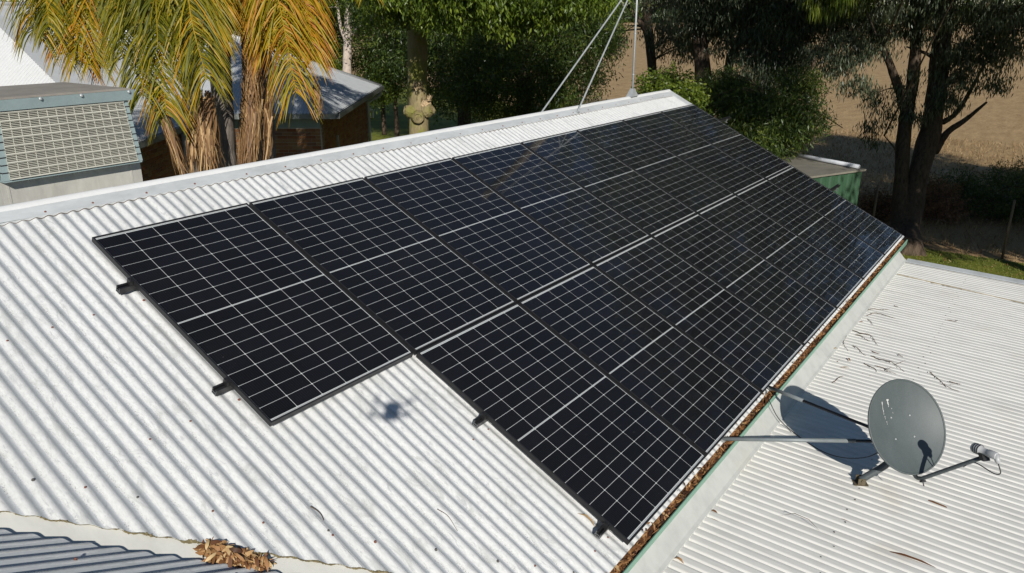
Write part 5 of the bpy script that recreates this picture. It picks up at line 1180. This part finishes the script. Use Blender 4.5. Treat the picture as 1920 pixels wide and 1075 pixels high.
twig_labels = ['longest forked twig on the carport roof, pointing from the flashing at the dish', 'long twig with side shoots lying above the dish beside the screw row', 'thick crooked twig resting on the carport flashing edge', 'pale thin twig crossing below the thick crooked twig', 'short dark bent twig among the leaf debris by the flashing', 'brown twig with shoots sagging away from the flashing', 'upright wiry twig hooked over the flashing lip', 'small forked twig just above the dish rim', 'thin wavy twig beside the small forked twig', 'tiny twig sliver next to the longest forked twig', 'hook ended twig beside the row of roof screws', 'straight dark twig to the right of the shooted twig', 'thin arched twig at the edge of the dish shadow', 'fine curved twig beneath the pale thin twig', 'lone short twig between the flashing and the screw row', 'stubby twig lying against a clump of tan debris']
for i, tw in enumerate(twigs):
    pp_ = [low_pt(*z5(*p), h=0.004+0.012*rg.random()) for p in tw]
    root_ = empty('fallen_twig', pp_[0], twig_labels[i], 'twig', 'twigs on the carport roof')
    n_ = max(8, 5*len(pp_)); sp = spline(pp_, n_) + rg.normal(size=(n_, 3))*0.002
    mb = MB(); mb.tube(sp, np.linspace(0.0044, 0.0018, n_), 5); mb.build('stem', M['twig'], root_)
    if i in (0, 1, 5, 8):
        for j in (n_//3, n_//2, 2*n_//3):
            e = sp[j] + rg.normal(size=3)*np.array([0.06, 0.06, 0.012]); mb = MB(); mb.tube([sp[j], (sp[j]+e)/2+rg.normal(size=3)*0.006, e], [0.0022, 0.002, 0.001], 4); mb.build('side_shoot', M['twig'], root_)
def one_leaf(name, p, d, nr, L, W, t, label, cat, group=None):
    V, F = curled_leaves(np.array([p]), np.array([d])/np.linalg.norm(d), np.array([nr], float), np.array([L]), np.array([W]), rg, 0.5)
    o = part(name, V-np.asarray(p), F, M['leaf_dry'], None, False, [t]*8); o.location = Vector(p); tag(o, label, cat, group); return o
leaf_labels = ['dry leaf lying just below the thick crooked twig', 'pinkish dry leaf above the dish rim beside the thin wavy twig', 'red brown leaf near the foot of the upright wiry twig', 'dry leaf at the edge of the flashing lip above the dish shadow', 'dry leaf tucked under the flashing lip, second above the dish shadow', 'pale tan leaf between the flashing and the thin wavy twig', 'dark curled leaf beside the longest forked twig', 'pale leaf resting against the flashing lip near the tan debris']
for li_, (X, Y, t) in enumerate(((270,250,.55), (300,765,.5), (150,615,.45), (30,660,.5), (20,620,.5), (80,708,.8), (480,565,.4), (60,520,.85))):
    one_leaf('fallen_leaf', low_pt(*z5(X, Y)), np.array([rg.normal(), rg.normal(), 0.05]), (0, 0, 1), rg.uniform(0.05, 0.09), 0.018, t, leaf_labels[li_], 'leaf', 'leaves on the carport roof')
strip_labels = ['orange bark curl in a roof groove below the dish foot', 'longest brown bark strip on the carport roof, far below the dish', 'dark bark sliver below the feed arm of the dish', 'short bark chip close to the flashing', 'tan crumbled bark stuck under the flashing lip', 'thin black stalk lying along a groove left of the dish foot', 'short black curved stalk between the flashing and the dish foot', 'brown bark chip in the groove beside the tan crumbled bark']
for si, (xa, ya, xb, yb, t) in enumerate(((1570,974,1600,986,.5), (1662,1036,1755,1068,.35), (1727,937,1786,960,.4), (1332,959,1345,965,.4), (1263,1050,1282,1060,.75), (1460,970,1538,1000,.05), (1394,930,1418,938,.05), (1334,975,1350,982,.5))):
    a, b = low_pt(xa, ya, 0.0), low_pt(xb, yb, 0.0)
    one_leaf('bark_strip', a, b-a, (0, 0, 1), np.linalg.norm(b-a), 0.022 if t > 0.1 else 0.008, t, strip_labels[si], 'bark strip', 'bark strips in the roof grooves')
a, b = on_main(1083, 963, CREST), on_main(1116, 990, CREST)
one_leaf('fallen_leaf', a, b-a, RN, np.linalg.norm(b-a), 0.016, 0.85, 'long tan gum leaf on the white roof beside the lowest rail end', 'leaf')
tp = [on_main(*p, CREST+0.004) for p in ((582, 950), (594, 957), (602, 965), (607, 976))]
r_ = empty('fallen_twig', tp[0], 'short bent black twig lying on the white roof below the panels', 'twig'); mb = MB(); mb.tube(spline(tp, 10), np.linspace(0.003, 0.0015, 10), 5); mb.build('stem', M['twig'], r_)
tp = [on_main(*p, CREST+0.003) for p in ((820, 955), (840, 968), (858, 996))]
r_ = empty('fallen_twig', tp[0], 'thin curved brown twig on the white roof near the gutter row', 'twig'); mb = MB(); mb.tube(spline(tp, 10), np.linspace(0.002, 0.0012, 10), 5); mb.build('stem', M['twig'], r_)
# lawn: grass blades and fallen leaves in the sunny strip
n = 16000; P = np.stack([rg.uniform(13.5, 19.2, n), rg.uniform(-7.5, 1.5, n), np.zeros(n)], -1)
d = rg.normal(size=(n, 3))*0.45; d[:, 2] = 1; d /= np.linalg.norm(d, axis=1)[:, None]; nr = rg.normal(size=(n, 3)); nr -= d*(nr*d).sum(1)[:, None]; nr /= np.linalg.norm(nr, axis=1)[:, None]
V, F = curled_leaves(P, d, nr, rg.uniform(0.03, 0.08, n), rg.uniform(0.006, 0.012, n), rg, 0.5)
o = part('grass', V, F, M['grass'], None, False, np.repeat(np.clip(rg.beta(2, 3, n), 0, 1), 8), 'stuff'); tag(o, 'short mown grass in the sunny strip behind the carport', 'grass')
n = 700; P = np.stack([rg.uniform(14.5, 19.6, n), rg.uniform(-7.5, 1.5, n), rg.uniform(0.03, 0.06, n)], -1); d = rg.normal(size=(n, 3))*np.array([1, 1, 0.2]); d /= np.linalg.norm(d, axis=1)[:, None]
V, F = curled_leaves(P, d, np.tile(np.array([0, 0, 1.0]), (n, 1)), rg.uniform(0.06, 0.13, n), rg.uniform(0.015, 0.03, n), rg, 0.5)
o = part('lawn_leaves', V, F, M['leaf_dry'], None, False, np.repeat(np.clip(rg.beta(3, 1.3, n), 0, 1), 8), 'stuff'); tag(o, 'scattered dry leaves on the lawn behind the carport', 'leaf litter')

n = 26000; P = np.stack([rg.uniform(19.4, 40, n), rg.uniform(-12, 9, n), np.full(n, -0.004)], -1)
d = rg.normal(size=(n, 3))*0.5; d[:, 2] = 1; d /= np.linalg.norm(d, axis=1)[:, None]; nr = rg.normal(size=(n, 3)); nr -= d*(nr*d).sum(1)[:, None]; nr /= np.linalg.norm(nr, axis=1)[:, None]
V, F = curled_leaves(P, d, nr, rg.uniform(0.06, 0.22, n), rg.uniform(0.010, 0.022, n), rg, 0.5)
o = part('stubble', V, F, M['straw'], None, False, np.repeat(np.clip(rg.beta(2, 2, n), 0, 1), 8), 'stuff'); tag(o, 'straw stubble and dry litter on the field beyond the fence', 'stubble')

# ================================================================ DRONE that took the picture (its shadow lies on the roof)
fh = np.array([FWD[0], FWD[1], 0]); fh /= np.linalg.norm(fh); up = np.array([0, 0, 1.0])
dc = CAM - fh*0.105 + up*0.045
dr = empty('camera_drone', dc, 'small grey quadcopter hovering above the roof, its shadow beside the panels', 'drone')
mb = MB(); mb.obox(dc, (fh, RIGHT, up), (0.078, 0.040, 0.024)); mb.build('body', M['drone'], dr)
for sf, sr in ((1, 1), (1, -1), (-1, 1), (-1, -1)):
    e = dc + fh*sf*0.085 + RIGHT*sr*0.105 + up*0.012
    mb = MB(); mb.tube([dc + fh*sf*0.05 + RIGHT*sr*0.035, e], 0.008, 8); a_ = mb.build('arm', M['drone'], dr)
    mb = MB(); mb.lathe([(0.011, 0), (0.011, 0.02), (0.004, 0.024)], e, up, 10); mb.build('motor', M['drone'], dr)
    t_ = rg.random()*3; bd = fh*math.cos(t_)+RIGHT*math.sin(t_); bs = np.cross(up, bd)
    mb = MB(); mb.obox(e+up*0.026, (bd, bs, up), (0.058, 0.006, 0.001)); mb.build('propeller', M['dark'], dr)
